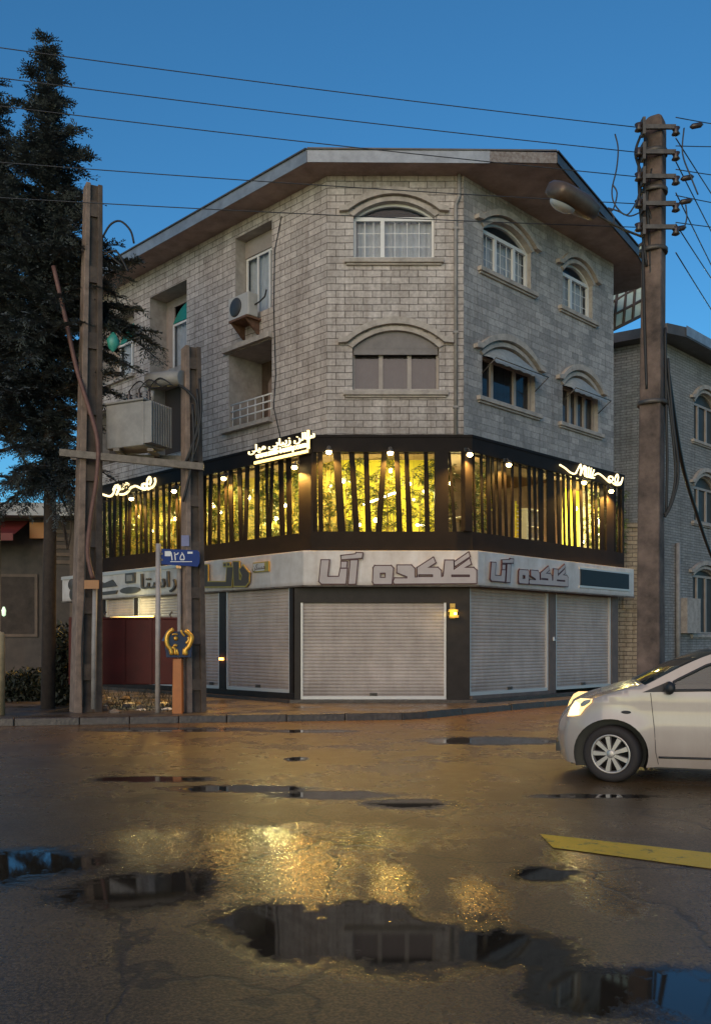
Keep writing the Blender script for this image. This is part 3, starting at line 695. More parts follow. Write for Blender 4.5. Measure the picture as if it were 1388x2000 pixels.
bw = MB(); bw.quad((*p_[0],3.9), (*p_[1],3.9), (*p_[1],6.2), (*p_[0],6.2)); bw.build('cafe_wall', mat('olive_wall', (0.30,0.23,0.035), 0.75, var=0.6, vscale=3), BLD, Matrix.Identity(4))
bw = MB(); d0 = BRm.u(932, 0.2)
bw.quad(BRm.P(0.0, 3.2, 3.9), BRm.P(DIV, 3.2, 3.9), BRm.P(DIV, 3.2, 6.2), BRm.P(0.0, 3.2, 6.2))
bw.quad(BRm.P(DIV, 3.2, 3.9), BRm.P(DIV, 0.9, 3.9), BRm.P(DIV, 0.9, 6.2), BRm.P(DIV, 3.2, 6.2))
bw.quad(BRm.P(0, 1.5, 3.95), BRm.P(DIV, 1.5, 3.95), BRm.P(DIV, 3.2, 3.95), BRm.P(0, 3.2, 3.95)); bw.quad(BRm.P(0, 1.5, 6.18), BRm.P(DIV, 1.5, 6.18), BRm.P(DIV, 3.2, 6.18), BRm.P(0, 3.2, 6.18))
bw.build('cafe_wall', M_['soffit'], BLD, Matrix.Identity(4))

def screen(fr, u0, u1, posts, slats, seams=()):
    """fascia boards above and below an opening, wide posts and thin leaning slats between them"""
    mb = MB()
    mb.box(u0, u1, 0.0, 0.14, Z_o1, Z_top); mb.box(u0, u1, 0.0, 0.14, Z_bot, Z_o0)
    mb.box(u0, u1, -0.02, -0.002, Z_top - 0.05, Z_top + 0.012)
    for a, b in posts: mb.box(a, b, 0.003, 0.13, Z_o0, Z_o1)
    f = mb.build('slat_screen', M_['black'], BLD, fr.M, recalc=False)
    sb = MB()
    for (ut, ub, wt, wb) in slats:
        y = 0.03 + rnd.uniform(0, 0.02)
        sb.hexa([(ub-wb/2,y,Z_o0-0.01),(ub+wb/2,y,Z_o0-0.01),(ub+wb/2,y+0.03,Z_o0-0.01),(ub-wb/2,y+0.03,Z_o0-0.01)],
                [(ut-wt/2,y,Z_o1+0.01),(ut+wt/2,y,Z_o1+0.01),(ut+wt/2,y+0.03,Z_o1+0.01),(ut-wt/2,y+0.03,Z_o1+0.01)])
    sb.build('slats', M_['slat'], f, fr.M)
    return f
def fz(x, y=0): return BFm.u(380 + x / 2.669)
def sl(fr, t0, t1, b0, b1, conv):
    a, b, c, d = fr.u(conv(t0)), fr.u(conv(t1)), fr.u(conv(b0)), fr.u(conv(b1))
    return ((a+b)/2, (c+d)/2, b-a, d-c)
cz4 = lambda x: 380 + x / 2.669
cz5 = lambda x: 850 + x / 2.58
FS = [sl(BFm, *q, cz4) for q in ((618,636,622,640),(640,666,646,670),(722,762,745,786),(803,832,828,860),(880,906,890,922),(975,1002,943,975),(1040,1066,1053,1084),(1092,1114,1104,1136),(1194,1216,1200,1226),(1322,1334,1345,1366))]
screen(BFm, 0, FWID, [(BFm.u(607), BFm.u(612)), (BFm.u(cz4(1250)), BFm.u(cz4(1322))), (BFm.u(905), BFm.u(922))], FS)
RS = [sl(BRm, *q, cz5) for q in ((196,204,205,212),(232,242,240,250),(262,280,268,286),(288,300,300,312),(318,336,326,340),(350,360,360,372),(392,402,388,400),(428,440,430,440),(470,486,480,490),(500,512,508,520),(524,550,532,552),(566,600,568,610),(618,632,626,640),(648,658,655,664),(670,684,678,690),(698,714,704,720),(732,744,742,752),(760,770,770,780),(788,796,796,806),(808,820,814,826),(832,850,836,856),(906,914,906,912),(926,934,924,934))]
screen(BRm, 0, LBR, [(0.0, BRm.u(cz5(150))), (BRm.u(cz5(862)), BRm.u(cz5(900))), (BRm.u(cz5(940)), LBR)], RS)
LS = []; u = -LBL + 0.12
while u < -0.75:
    wd = rnd.choice((0.09, 0.11, 0.15, 0.17)); ln = rnd.uniform(-0.10, 0.10); LS.append((u, u + ln, wd, wd)); u += wd + rnd.uniform(0.12, 0.24)
screen(BLm, -LBL, 0, [(BLm.u(583), 0.0), (BLm.u(388), BLm.u(396)), (-LBL, -LBL + 0.1)], LS)

# ------------------------------------------------------------------ ground storey: pillars, lintels, rolling shutters
GL, GR = (-1.45, 21.4), (2.72, 21.4)
GF = Frame(*GL, 0); GLm = Frame(*GL, -45); GRm = Frame(*GR, 45); GW = GR[0]-GL[0]
def shutter(fr, u0, u1, z0, z1, d=0.08, label=None):
    n = max(2, round((z1-z0)/0.082)); p = (z1-z0)/n; pts = []
    for i in range(n):
        z = z0 + i*p
        for k in range(4): pts.append((d - 0.010*math.sin(math.pi*(k+0.5)/4), z + p*(k+0.4)/4.2))
        pts.append((d + 0.006, z + p*0.985))
    mb = MB(); mb.smooth = False; vs = []
    for y, z in pts: vs += [(u0, y, z), (u1, y, z)]
    mb.add(vs, [(2*i, 2*i+1, 2*i+3, 2*i+2) for i in range(len(pts)-1)])
    s = mb.build('roller_shutter', M_['shutter'], BLD, fr.M, recalc=False)
    if label: s['label'] = label
    g = MB(); um = (u0+u1)/2; g.box(um-0.09, um+0.09, d-0.04, d-0.017, z0+0.06, z0+0.13); g.tube([(um-0.05,d-0.05,z0+0.10),(um+0.05,d-0.05,z0+0.10)], 0.012, 6)
    g.build('lock_plate', M_['steel'], s, fr.M)
    g = MB(); g.box(u0-0.035, u0+0.015, 0.02, 0.10, z0-0.02, z1); g.box(u1-0.015, u1+0.035, 0.02, 0.10, z0-0.02, z1); g.box(u0+0.016, u1-0.016, 0.025, 0.095, z0-0.03, z0+0.05)
    g.build('guide_rail', M_['shutterframe'], s, fr.M)
    return s
gz = 0.2
g = MB(); ua, ub = GF.u(590), GF.u(868)
g.box(0, ua-0.04, 0, 0.4, 0.13, 2.95); g.box(ub+0.04, GW, 0, 0.4, 0.13, 2.95); g.box(ua-0.04, ub+0.04, 0.001, 0.4, 2.50, 2.95)
g.build('pillar', M_['pillar'], BLD, GF.M); shutter(GF, ua, ub, gz + 0.02, 2.50)
g = MB()
xs_ = [(-11.4, uL(200)), ]
LP = [(428, 440), (565, 572), (355, 392), (262, 268), (150, 205)]
for a, b in LP: g.box(GLm.u(a), min(GLm.u(b), -0.002), 0.0, 0.4, 0.13, 2.95)
g.box(-11.3, -0.01, 0.005, 0.38, 2.86, 2.95); g.box(-11.3, -0.003, -0.03, 0.39, 0.1, 0.34)
g.build('pillar', M_['pillar'], BLD, GLm.M)
shutter(GLm, GLm.u(441)+0.03, GLm.u(564)-0.02, 0.37, 2.86); shutter(GLm, GLm.u(393)+0.03, GLm.u(427)-0.03, 0.37, 2.86)
shutter(GLm, GLm.u(269)+0.03, GLm.u(354)-0.03, 0.37, 2.86); shutter(GLm, GLm.u(206)+0.03, GLm.u(261)-0.03, 0.37, 2.86)
g = MB()
g.box(GRm.u(1072), GRm.u(1085), 0.0, 0.4, 0.13, 2.95); g.box(GRm.u(1194), GRm.u(1206), 0, 0.4, 0.13, 2.95); g.box(0.002, GRm.u(917), 0.0, 0.4, 0.13, 2.95)
g.box(0.01, GRm.u(1200), 0.005, 0.38, 2.86, 2.95); g.box(0.02, GRm.u(1072), -0.06, 0.38, 0.1, 0.28)
g.build('pillar', mat('brown_pillar', (0.16,0.12,0.10), 0.6, var=0.3), BLD, GRm.M)
shutter(GRm, GRm.u(918)+0.03, GRm.u(1071)-0.03, 0.31, 2.86); shutter(GRm, GRm.u(1086)+0.03, GRm.u(1193)-0.03, 0.31, 2.86)
lk = MB(); u0 = GRm.u(1080); lk.box(u0-0.03, u0+0.03, -0.03, 0.0, 1.62, 1.70); lk.box(u0-0.07, u0+0.01, -0.05, -0.03, 1.6, 1.64); lk.build('shutter_lock', M_['whitepaint'], BLD, GRm.M)
# interior cores so that nothing shows through
g = MB(); o_ = [(GL[0]-11.3*.7071+.3, GL[1]+11.3*.7071+.3), (GL[0]+.12, GL[1]+.4), (GR[0]-.12, GR[1]+.4), (GR[0]+5.3*.98-.4, GR[1]+5.3*.98+.4)]
for a, b in zip(o_, o_[1:]): g.quad((*a,0.05), (*b,0.05), (*b,3.9), (*a,3.9))
g.build('shop_back_wall', M_['roomdark'], BLD, Matrix.Identity(4))
g = MB(); st = [(-9.6, 29.4), (-1.55, 21.15), (2.85, 21.15), (7.4, 25.7)]; si = [(-9.2, 29.9), (-1.4, 21.6), (2.7, 21.6), (7.0, 26.0)]
for k in range(3): g.hexa([(*st[k],.1),(*st[k+1],.1),(*si[k+1],.1),(*si[k],.1)], [(*st[k],.20),(*st[k+1],.20),(*si[k+1],.20),(*si[k],.20)])
g.build('plinth_step', M_['kerb'], BLD, Matrix.Identity(4))

# ------------------------------------------------------------------ sign boards over the shutters
SL, SR = (-1.226, 21.1), (2.87, 21.1)
SFm = Frame(*SL, 0); SLm = Frame(*SL, -45); SRm = Frame(*SR, 45); SW = SR[0]-SL[0]
SZ0, SZ1 = 2.90, 3.71
def outline_tubes(mb, loop, y, r):
    n = len(loop)
    for i in range(n):
        a, b = loop[i], loop[(i+1) % n]; dx, dz = b[0]-a[0], b[1]-a[1]; L_ = math.hypot(dx, dz)
        if L_ < 1e-4: continue
        px_, pz_ = -dz/L_*r, dx/L_*r; ex, ez = dx/L_*r, dz/L_*r
        A = (a[0]-ex, a[1]-ez); B = (b[0]+ex, b[1]+ez); yy = y - 0.0007*(i % 5)
        mb.hexa([(A[0]+px_,yy,A[1]+pz_),(B[0]+px_,yy,B[1]+pz_),(B[0]-px_,yy,B[1]-pz_),(A[0]-px_,yy,A[1]-pz_)],
                [(A[0]+px_,yy+0.03,A[1]+pz_),(B[0]+px_,yy+0.03,B[1]+pz_),(B[0]-px_,yy+0.03,B[1]-pz_),(A[0]-px_,yy+0.03,A[1]-pz_)])
# letters traced as block shapes, in pixels of an enlarged view of the front board
GOL = [([(1168,215),(1290,128),(1302,166),(1248,196),(1322,197),(1343,216),(1343,314),(1165,315),(712,318),(706,300),(716,278),(812,278),(812,262),(735,232),(735,178),(842,178),(866,202),(868,272),(893,270),(890,196),(1012,118),(1028,156),(965,196),(1046,196),(1070,218),(1073,270),(1092,262),(1104,140),(1168,140)],
        [[(1150,248),(1294,248),(1294,268),(1150,268)], [(896,246),(1010,246),(1010,268),(896,268)]]),
       ([(1176,152),(1284,78),(1292,108),(1180,182)], []),
       ([(562,182),(686,182),(702,200),(690,320),(556,320),(548,304),(552,196)], [[(600,234),(645,234),(645,274),(600,274)]]),
       ([(376,140),(428,138),(412,318),(360,320)], []),
       ([(303,104),(414,92),(420,82),(466,84),(460,118),(306,130)], []),
       ([(150,138),(208,138),(194,266),(286,266),(298,204),(346,204),(336,318),(150,318),(134,300)], []),
       ([(304,150),(346,150),(340,194),(302,194)], [])]
def gol(frame, conv, name, label, ru, group):
    t = thing(name, label, 'sign', M=frame.M, group=group); return t
def letters(parent, fr, shapes, conv, y, th, face, side, r):
    f = MB(); e = MB()
    for out, holes in shapes:
        o2 = [conv(*p) for p in out]; h2 = [[conv(*p) for p in h] for h in holes]
        f.poly(o2, y - th, y - 0.02, h2); outline_tubes(e, o2, y - th + 0.004, r)
        for h in h2: outline_tubes(e, h, y - th + 0.004, r)
    l = f.build('lettering', face, parent, fr.M); e.build('letter_edge', side, l, fr.M)
    return l
def board(name, label, fr, u0, u1, seams, group=None, z0=SZ0, z1=SZ1, back=0.25):
    t = thing(name, label, 'sign', M=fr.M @ Matrix.Translation(((u0+u1)/2, 0, z0)), group=group)
    mb = MB(); cuts = [u0] + sorted(seams) + [u1]
    for a, b in zip(cuts, cuts[1:]): mb.box(a+0.004, b-0.004, 0.0, back, z0, z1)
    mb.box(u0+0.002, u1-0.002, 0.004, back-0.01, z0+0.004, z1-0.004)
    mb.build('sign_panel', M_['signwhite'], t, fr.M, bevel=0.006)
    tr = MB(); tr.box(u0, u1, -0.03, 0.02, z0-0.035, z0-0.001); tr.build('edge_trim', M_['trimdark'], t, fr.M)
    return t
front = board('shop_sign', 'white front signboard with large maroon edged Persian block letters above the widest shutter', SFm, 0.0, SW, [SFm.u(590+455/3.966), SFm.u(590+890/3.966), SFm.u(618)])
cF = lambda x, z: SFm.uz(590 + x/3.966, 1060 + z/3.966)
letters(front, SFm, GOL, cF, 0.0, 0.075, M_['signletter'], M_['maroon'], 0.026)
# right board: same word, smaller, then the black display
rightb = board('shop_sign', 'white signboard facing the side street with smaller Persian letters and a black display panel', SRm, 0.0, SRm.u(1237), [SRm.u(944), SRm.u(1108)])
ra0, rz1 = SRm.uz(953, 1085); ra1 = SRm.u(1104)
cR = lambda x, z: (ra0 + (x-134)/(1343-134)*(ra1-ra0), 3.60 - (z-78)/(320-78)*0.58)
letters(rightb, SRm, GOL, cR, 0.0, 0.07, M_['signletter'], M_['maroon'], 0.021)
d = MB(); d.box(SRm.u(1132), SRm.u(1226), -0.025, -0.002, SZ0+0.2, SZ1-0.18); d.build('display_panel', M_['ledpanel'], rightb, SRm.M)
d = MB(); a, b = SRm.u(1132), SRm.u(1226)
d.box(a-0.06, b+0.06, -0.03, -0.001, SZ1-0.175, SZ1-0.12); d.box(a-0.06, b+0.06, -0.03, -0.001, SZ0+0.14, SZ0+0.195); d.build('display_frame', M_['shutterframe'], rightb, SRm.M)
# left boards
leftb = board('shop_sign', 'white signboard with gold Persian letters and a small gold plate above the left shutters', SLm, SLm.u(398), -0.003, [SLm.u(529)])
LD = [([(52,758),(82,758),(82,846),(178,846),(184,770),(214,770),(206,868),(70,870),(52,852)], []), ([(216,742),(244,742),(246,832),(256,838),(262,812),(248,782),(266,762),(298,800),(296,846),(280,866),(220,866)], []), ([(166,750),(178,750),(178,763),(166,763)], []), ([(184,748),(196,748),(196,761),(184,761)], [])]
cL = lambda x, z: SLm.uz(380 + x/2.669, 820 + z/2.669)
letters(leftb, SLm, LD, cL, 0.0, 0.09, M_['brownletter'], M_['gold'], 0.03)
d = MB(); a = cL(312, 745); b = cL(394, 790); d.box(a[0], b[0], -0.05, -0.002, b[1], a[1]); pl = d.build('name_plate', M_['gold'], leftb, SLm.M)
d = MB(); d.box(a[0]+0.02, b[0]-0.16, -0.054, -0.051, b[1]+0.03, a[1]-0.03); pf = d.build('plate_face', M_['signwhite'], leftb, SLm.M)

# Persian lettering from presentation forms, laid out right to left
FORMS = {'ا':('\uFE8D','\uFE8E','\uFE8D','\uFE8E'),'ب':('\uFE8F','\uFE90','\uFE91','\uFE92'),'ت':('\uFE95','\uFE96','\uFE97','\uFE98'),'ر':('\uFEAD','\uFEAE','\uFEAD','\uFEAE'),
         'ز':('\uFEAF','\uFEB0','\uFEAF','\uFEB0'),'س':('\uFEB1','\uFEB2','\uFEB3','\uFEB4'),'ل':('\uFEDD','\uFEDE','\uFEDF','\uFEE0'),'م':('\uFEE1','\uFEE2','\uFEE3','\uFEE4'),
         'ن':('\uFEE5','\uFEE6','\uFEE7','\uFEE8'),'ی':('\uFBFC','\uFBFD','\uFBFE','\uFBFF'),'ک':('\uFB8E','\uFB8F','\uFB90','\uFB91')}
NOJOIN = set('ارز')
def fa(s):
    out = []
    for i, c in enumerate(s):
        if c not in FORMS: out.append(c); continue
        pj = i > 0 and s[i-1] in FORMS and s[i-1] not in NOJOIN
        nj = i < len(s)-1 and s[i+1] in FORMS and c not in NOJOIN
        out.append(FORMS[c][(1 if pj else 0) if not nj else (3 if pj else 2)])
    return ''.join(out[::-1])
def TM(fr, u, z, y, sx=1.0): 
    return Matrix(((sx,0,0,u),(0,0,-1,y),(0,1,0,z),(0,0,0,1)))     # text plane onto the facade plane
d = MB(); d.text(fa('مسکن'), 0.2, TM(SLm, (a[0]+b[0]-0.14)/2, (a[1]+b[1])/2, -0.058), 0.002); d.build('plate_lettering', M_['brownletter'], leftb, SLm.M)

farb = board('shop_sign', 'white three panel signboard with dark grey letters behind the twin concrete poles', SLm, SLm.u(122), SLm.u(346), [SLm.u(180), SLm.u(229)])
mb = MB()
mb.text(fa('راستا'), 0.62, TM(SLm, SLm.u(312), 3.28, -0.05, 1.5), 0.03)
mb.build('lettering', M_['greyletter'], farb, SLm.M)
mb = MB(); u0, u1 = SLm.u(248), SLm.u(266); mb.box(u0, u1, -0.06, -0.004, 3.30, 3.60); eb = mb.build('emblem', M_['greyletter'], farb, SLm.M)
mb = MB(); mb.box(u0+0.1, u1-0.1, -0.075, -0.061, 3.36, 3.54); mb.build('emblem_plate', M_['xformer'], eb, SLm.M)
mb = MB(); uc = SLm.u(256); mb.poly([(uc+0.55*math.cos(t), 3.09+0.1*math.sin(t)) for t in [2*math.pi*k/20 for k in range(20)]], -0.05, -0.004); mb.build('emblem', M_['greyletter'], farb, SLm.M)
mb = MB(); uc = SLm.u(212)
mb.poly([(uc-0.9, 3.32),(uc-0.6,3.5),(uc-0.2,3.36),(uc+0.3,3.45),(uc+0.55,3.25),(uc-0.8,3.22)], -0.05, -0.004); mb.poly([(uc-0.9,3.0),(uc+0.5,3.02),(uc+0.6,3.12),(uc-0.7,3.1)], -0.05, -0.004); mb.build('lettering', M_['greyletter'], farb, SLm.M)
mb = MB(); mb.box(SLm.u(122), SLm.u(346), -0.04, -0.001, 3.60, 3.70); mb.build('edge_trim', M_['shutterframe'], farb, SLm.M)
mb = MB(); uc = SLm.u(142); mb.lathe([(0.0,-0.07),(0.16,-0.07),(0.2,-0.03),(0.2,-0.003)], (uc, 0, 3.42), 'Y'); mb.lathe([(0.0,-0.07),(0.18,-0.07),(0.22,-0.03),(0.22,-0.003)], (uc+0.1, 0, 3.1), 'Y'); mb.build('lettering', M_['greyletter'], farb, SLm.M)
# navy strip under the left half of the black storey
nb = MB(); nb.box(-LBL, -0.02, -0.03, 0.0, Z_bot-0.075, Z_bot-0.002); nb.build('navy_edge', M_['navy'], BLD, BLm.M)

# ------------------------------------------------------------------ lit signs on the black storey
def smoothpts(pts, n=6):
    out = []
    P = [Vector(p) for p in pts]
    for i in range(len(P)-1):
        p0, p1, p2, p3 = P[max(i-1,0)], P[i], P[i+1], P[min(i+2,len(P)-1)]
        for k in range(n):
            t = k/n; out.append(0.5*((2*p1)+(-p0+p2)*t+(2*p0-5*p1+4*p2-p3)*t*t+(-p0+3*p1-3*p2+p3)*t**3))
    out.append(P[-1]); return out
def strokes(fr, conv, ss, y, r):
    mb = MB()
    for s_ in ss:
        pts = smoothpts([(conv(*p)[0], conv(*p)[1], 0) for p in s_]); mb.tube([(p.x, y, p.y) for p in pts], r, 6)
    return mb
NM = [[(250,215),(330,265),(400,325),(460,350),(500,335)], [(490,345),(530,265),(565,210),(570,290),(560,370),(600,270),(620,230),(628,290),(618,350),(640,385),(690,400),(770,412)],
      [(655,255),(648,330),(655,370)], [(690,250),(680,330),(685,385)], [(725,265),(712,340),(715,390)], [(765,290),(745,350),(740,395)], [(775,370),(820,345),(880,375),(950,440),(1000,480),(1035,470)],
      [(1010,450),(980,420),(1000,390),(1040,400),(1050,440),(1020,460)], [(1050,490),(1100,520),(1160,510),(1185,450),(1195,405)], [(1090,500),(1080,430),(1110,360),(1130,400),(1115,470),(1095,500)], [(1130,500),(1170,470)], [(640,250),(646,244)]]
cN = lambda x, z: BRm.uz(1060 + x/7.711, 880 + z/7.711, -0.06)
t = thing('lit_script_sign', 'glowing white script sign on the side street end of the black storey', 'lit sign', M=BRm.M @ Matrix.Translation((BRm.u(1150), 0, 6.1)))
strokes(BRm, cN, NM, -0.06, 0.024).build('lit_lettering', M_['neonwhite'], t, BRm.M)
NL = [[(100,365),(150,390),(205,400),(240,370),(265,300),(290,270),(310,300)], [(240,330),(270,280),(300,330),(275,385),(310,300)], [(315,380),(370,375),(410,345),(440,305),(490,285),(540,305),(590,325),(620,300),(600,260),(565,275),(590,310),(640,320)],
      [(320,330),(330,265)], [(350,330),(360,260)], [(380,310),(385,255),(415,270)], [(640,315),(690,290),(715,240),(710,195)], [(625,270),(625,220),(650,185),(665,225),(650,270)]]
cNL = lambda x, z: BLm.uz(180 + x/5.783, 900 + z/5.783, -0.06)
t = thing('lit_script_sign', 'glowing warm script sign on the left wall above the twin concrete poles', 'lit sign', M=BLm.M @ Matrix.Translation((BLm.u(250), 0, 6.0)))
strokes(BLm, cNL, NL, -0.06, 0.036).build('lit_lettering', M_['neonwhite'], t, BLm.M)
u0, u1 = BLm.u(497, -0.1), BLm.u(601, -0.1)
t = thing('lit_name_sign', 'glowing boxed sign with Persian words over a web address beside the corner', 'lit sign', M=BLm.M @ Matrix.Translation(((u0+u1)/2, 0, 6.0)))
mb = MB(); mb.text(fa('سالن زیبایی میلی'), 0.25, TM(BLm, (u0+u1)/2, 6.41, -0.10, 1.45), 0.02); mb.build('lit_lettering', M_['neonwhite'], t, BLm.M)
mb = MB(); mb.text('www.milli-beauty.com', 0.215, TM(BLm, (u0+u1)/2, 6.22, -0.10, 0.98), 0.02); mb.build('lit_lettering', M_['neonwhite'], t, BLm.M)
mb = MB(); mb.box(u0, u1, -0.12, -0.08, 6.02, 6.085); mb.box(u1-0.02, u1+0.045, -0.12, -0.08, 6.1, 6.54); mb.build('lit_bar', M_['neon'], t, BLm.M)
mb = MB(); mb.box(u0, u1+0.05, -0.07, -0.03, 6.0, 6.55); mb.build('backing_panel', M_['black'], t, BLm.M)

# ------------------------------------------------------------------ wall spotlights on the black storey
WARM = (1.0, 0.54, 0.11)
def spot(fr, px, py, label, power, first=[None]):
    u, z = fr.uz(px, py, -0.14)
    M = fr.M @ Matrix.Translation((u, 0, z))
    if first[0] is None:
        t = thing('wall_spotlight', label, 'wall lamp', M=M, group='spotlights along the black storey')
        a = MB(); a.tube([(0, -0.001, 0.10), (0, -0.09, 0.12), (0, -0.14, 0.06)], 0.014, 6); a.lathe([(0.045,-0.02),(0.045,0.0)], (0, 0, 0.10), 'Y', 12); a.build('arm', M_['steel'], t, M)
        h = MB(); h.lathe([(0.03, 0.07), (0.06, 0.05), (0.082, -0.01), (0.076, -0.01)], (0, -0.14, 0), 'Z', 16); h.build('lamp_shade', M_['steel'], t, M)
        g = MB(); g.lathe([(0.0, 0.03), (0.05, 0.01), (0.068, -0.025), (0.05, -0.065), (0.0, -0.08)], (0, -0.14, -0.01), 'Z', 14); g.build('bulb', M_['bulb'], t, M)
        first[0] = t
    else: t = copy_tree(first[0], M, label, 'spotlights along the black storey', 'wall lamp')
    light('SPOT', fr.P(u, -0.14, z-0.10), power, WARM, 0.04, spot_size=R(150), spot_blend=0.6)
    return t
PW = 360
SPOTS = [(BFm, 642, 880, 'lit wall spotlight at the corner end of the front slats', PW), (BFm, 762, 882, 'lit wall spotlight midway along the front slats', PW), (BRm, 917, 885, 'lit wall spotlight at the corner of the side street slats', PW),
         (BRm, 993, 905, 'lit wall spotlight above the dark cafe room', PW*0.7), (BRm, 1140, 940, 'lit wall spotlight under the script sign facing the side street', PW), (BRm, 1193, 957, 'lit wall spotlight at the far end of the side street slats', PW*1.3),
         (BLm, 575, 910, 'lit wall spotlight under the boxed web address sign', PW*1.5), (BLm, 437, 932, 'lit wall spotlight just right of the shorter concrete pole', PW*1.2), (BLm, 340, 957, 'lit wall spotlight just left of the shorter concrete pole', PW*1.2), (BLm, 257, 972, 'lit wall spotlight under the left script sign', PW*1.2)]
for a in SPOTS: spot(*a)

# ------------------------------------------------------------------ inside the black storey: lamps, bamboo, a little furniture
def ceiling_lamp(loc, label, power, first=[None]):
    M = Matrix.Translation(loc)
    if first[0] is None:
        t = thing('pendant_lamp', label, 'lamp', M=M, group='pendant lamps among the bamboo')
        a = MB(); a.tube([(0,0,0.05), (0,0,6.17-loc[2])], 0.006, 5); a.build('cord', M_['cable'], t, M)
        g = MB(); g.lathe([(0.0,0.06),(0.04,0.045),(0.06,0.0),(0.04,-0.045),(0.0,-0.06)], (0,0,0), 'Z', 14); g.build('bulb', M_['bulb'], t, M)
        first[0] = t
    else: t = copy_tree(first[0], M, label, 'pendant lamps among the bamboo', 'lamp')
    light('POINT', (loc[0], loc[1], loc[2]-0.11), power, (1.0, 0.86, 0.34), 0.06)
NLAB = 'small lit pendant bulb hanging among the bamboo behind the slats'
for fr, u, d, z, p in [(BFm, 0.75, 0.75, 5.5, 30), (BFm, 1.9, 0.7, 5.75, 30), (BFm, 2.75, 0.75, 5.25, 26), (BFm, 1.55, 0.8, 4.55, 18),
                       (BLm, -0.95, 0.75, 5.55, 110), (BLm, -2.1, 0.7, 4.75, 120), (BLm, -3.3, 0.75, 5.45, 100), (BLm, -4.9, 0.75, 5.4, 90), (BLm, -6.8, 0.75, 5.2, 90), (BLm, -8.8, 0.75, 5.45, 90), (BLm, -10.2, 0.75, 5.5, 25),
                       (BRm, DIV+0.45, 0.75, 5.4, 260), (BRm, DIV+1.7, 0.7, 5.2, 220), (BRm, 1.5, 1.9, 5.75, 40)]:
    ceiling_lamp(tuple(fr.P(u, d, z)), NLAB, p)
def glow_bulb(fr, u, d, z, sc):
    M = fr.M @ Matrix.Translation((u, d, z)); mb = MB(); mb.lathe([(0.0,0.05*sc),(0.034*sc,0.03*sc),(0.045*sc,0.0),(0.034*sc,-0.03*sc),(0.0,-0.05*sc)], (0,0,0), 'Z', 10); mb.mi = 1; mb.tube([(0,0,0.05*sc),(0,0,6.17-z)], 0.003, 4)
    tag(mb.build('string_bulb', [M_['tube'], M_['cable']], None, M), 'tiny lit bulb on a cord among the bamboo behind the slats', 'lamp', 'tiny bulbs among the bamboo')
for fr, u, d, z, sc in [(BFm,0.45,0.6,5.35,.8),(BFm,1.15,0.55,4.4,.8),(BFm,2.35,0.6,5.4,1.0),(BFm,2.45,0.5,5.0,.7),(BFm,1.0,0.5,5.5,.6),(BLm,-1.5,0.5,5.0,.8),(BLm,-0.7,0.55,4.9,.7),(BLm,-2.6,0.5,5.5,.8),(BLm,-4.2,0.5,5.1,.7),(BLm,-5.6,0.5,5.5,.8),(BLm,-7.6,0.5,4.9,.9),(BLm,-9.4,0.5,5.2,.8),(BRm,DIV+1.3,0.5,4.7,.7),(BRm,DIV+0.3,0.4,4.4,.7)]: glow_bulb(fr, u, d, z, sc)
for fr, (ax, az_), (bx, bz_), lab in [(BFm, (1.25, 4.95), (2.05, 5.3), 'slanting lit tube lamp behind the middle of the front slats'), (BFm, (2.55, 4.45), (2.8, 4.47), 'short lit tube lamp low behind the right front slats')]:
    mb = MB(); mb.tube([(ax, 0.95, az_), (bx, 1.25, bz_)], 0.025, 8); o = mb.build('tube_lamp', M_['tube'], None, fr.M); tag(o, lab, 'lamp')

def leaves(mb, c, n, spread, ln, wd, g, droop=0.5):
    for _ in range(n):
        a = g.uniform(0, 2*math.pi); e = g.uniform(-0.9, 0.5); d = Vector((math.cos(a)*math.cos(e), math.sin(a)*math.cos(e), math.sin(e)))
        s = d.cross(Vector((g.uniform(-1,1), g.uniform(-1,1), g.uniform(-1,1)))); s.normalize()
        p = c + Vector((g.gauss(0,1), g.gauss(0,1), g.gauss(0,1)))*spread; l = ln*g.uniform(0.6, 1.2)
        m_ = p + d*l*0.4 - Vector((0,0,droop*l*0.1)); e_ = p + d*l - Vector((0,0,droop*l*0.35))
        mb.add([p, m_ + s*wd, e_, m_ - s*wd], [(0,1,2,3)])
def bamboo_meshes(seed):
    g = random.Random(seed); H = 2.1
    c = MB(); l = MB()
    for _ in range(g.randint(4, 6)):
        x, y = g.uniform(-0.36, 0.36), g.uniform(-0.14, 0.14); lx, ly = g.uniform(-0.1, 0.1), g.uniform(-0.05, 0.05); h = g.uniform(1.6, H)
        pts = []; 
        for k in range(9): f = k/8; pts.append((x + lx*f, y + ly*f, h*f))
        c.tube(pts, [0.016 - 0.006*k/8 for k in range(9)], 6)
        for k in range(g.randint(12, 18)):
            f = g.uniform(0.08, 1.0); b = Vector((x + lx*f, y + ly*f, h*f)); a = g.uniform(0, 6.28); q = b + Vector((math.cos(a)*0.15, math.sin(a)*0.09, 0.06))
            c.tube([b, q], 0.003, 3, False); leaves(l, q, g.randint(13, 19), 0.032, 0.15, 0.0105, g)
    return c, l
protos = []
def bamboo(fr, u, d, label, k):
    M = fr.M @ Matrix.Translation((u, d, 3.98)) @ Matrix.Rotation(rnd.uniform(-0.3, 0.3) + (3.14 if rnd.random() < 0.5 else 0), 4, 'Z')
    if k >= len(protos):
        c, l = bamboo_meshes(100 + k); t = thing('bamboo_plant', label, 'plant', M=M, group='bamboo behind the slats')
        c.build('cane', M_['cane'], t, M, recalc=False); l.build('foliage', M_['leaf'], t, M, recalc=False); protos.append(t)
    else: copy_tree(protos[k], M, label, 'bamboo behind the slats', 'plant')
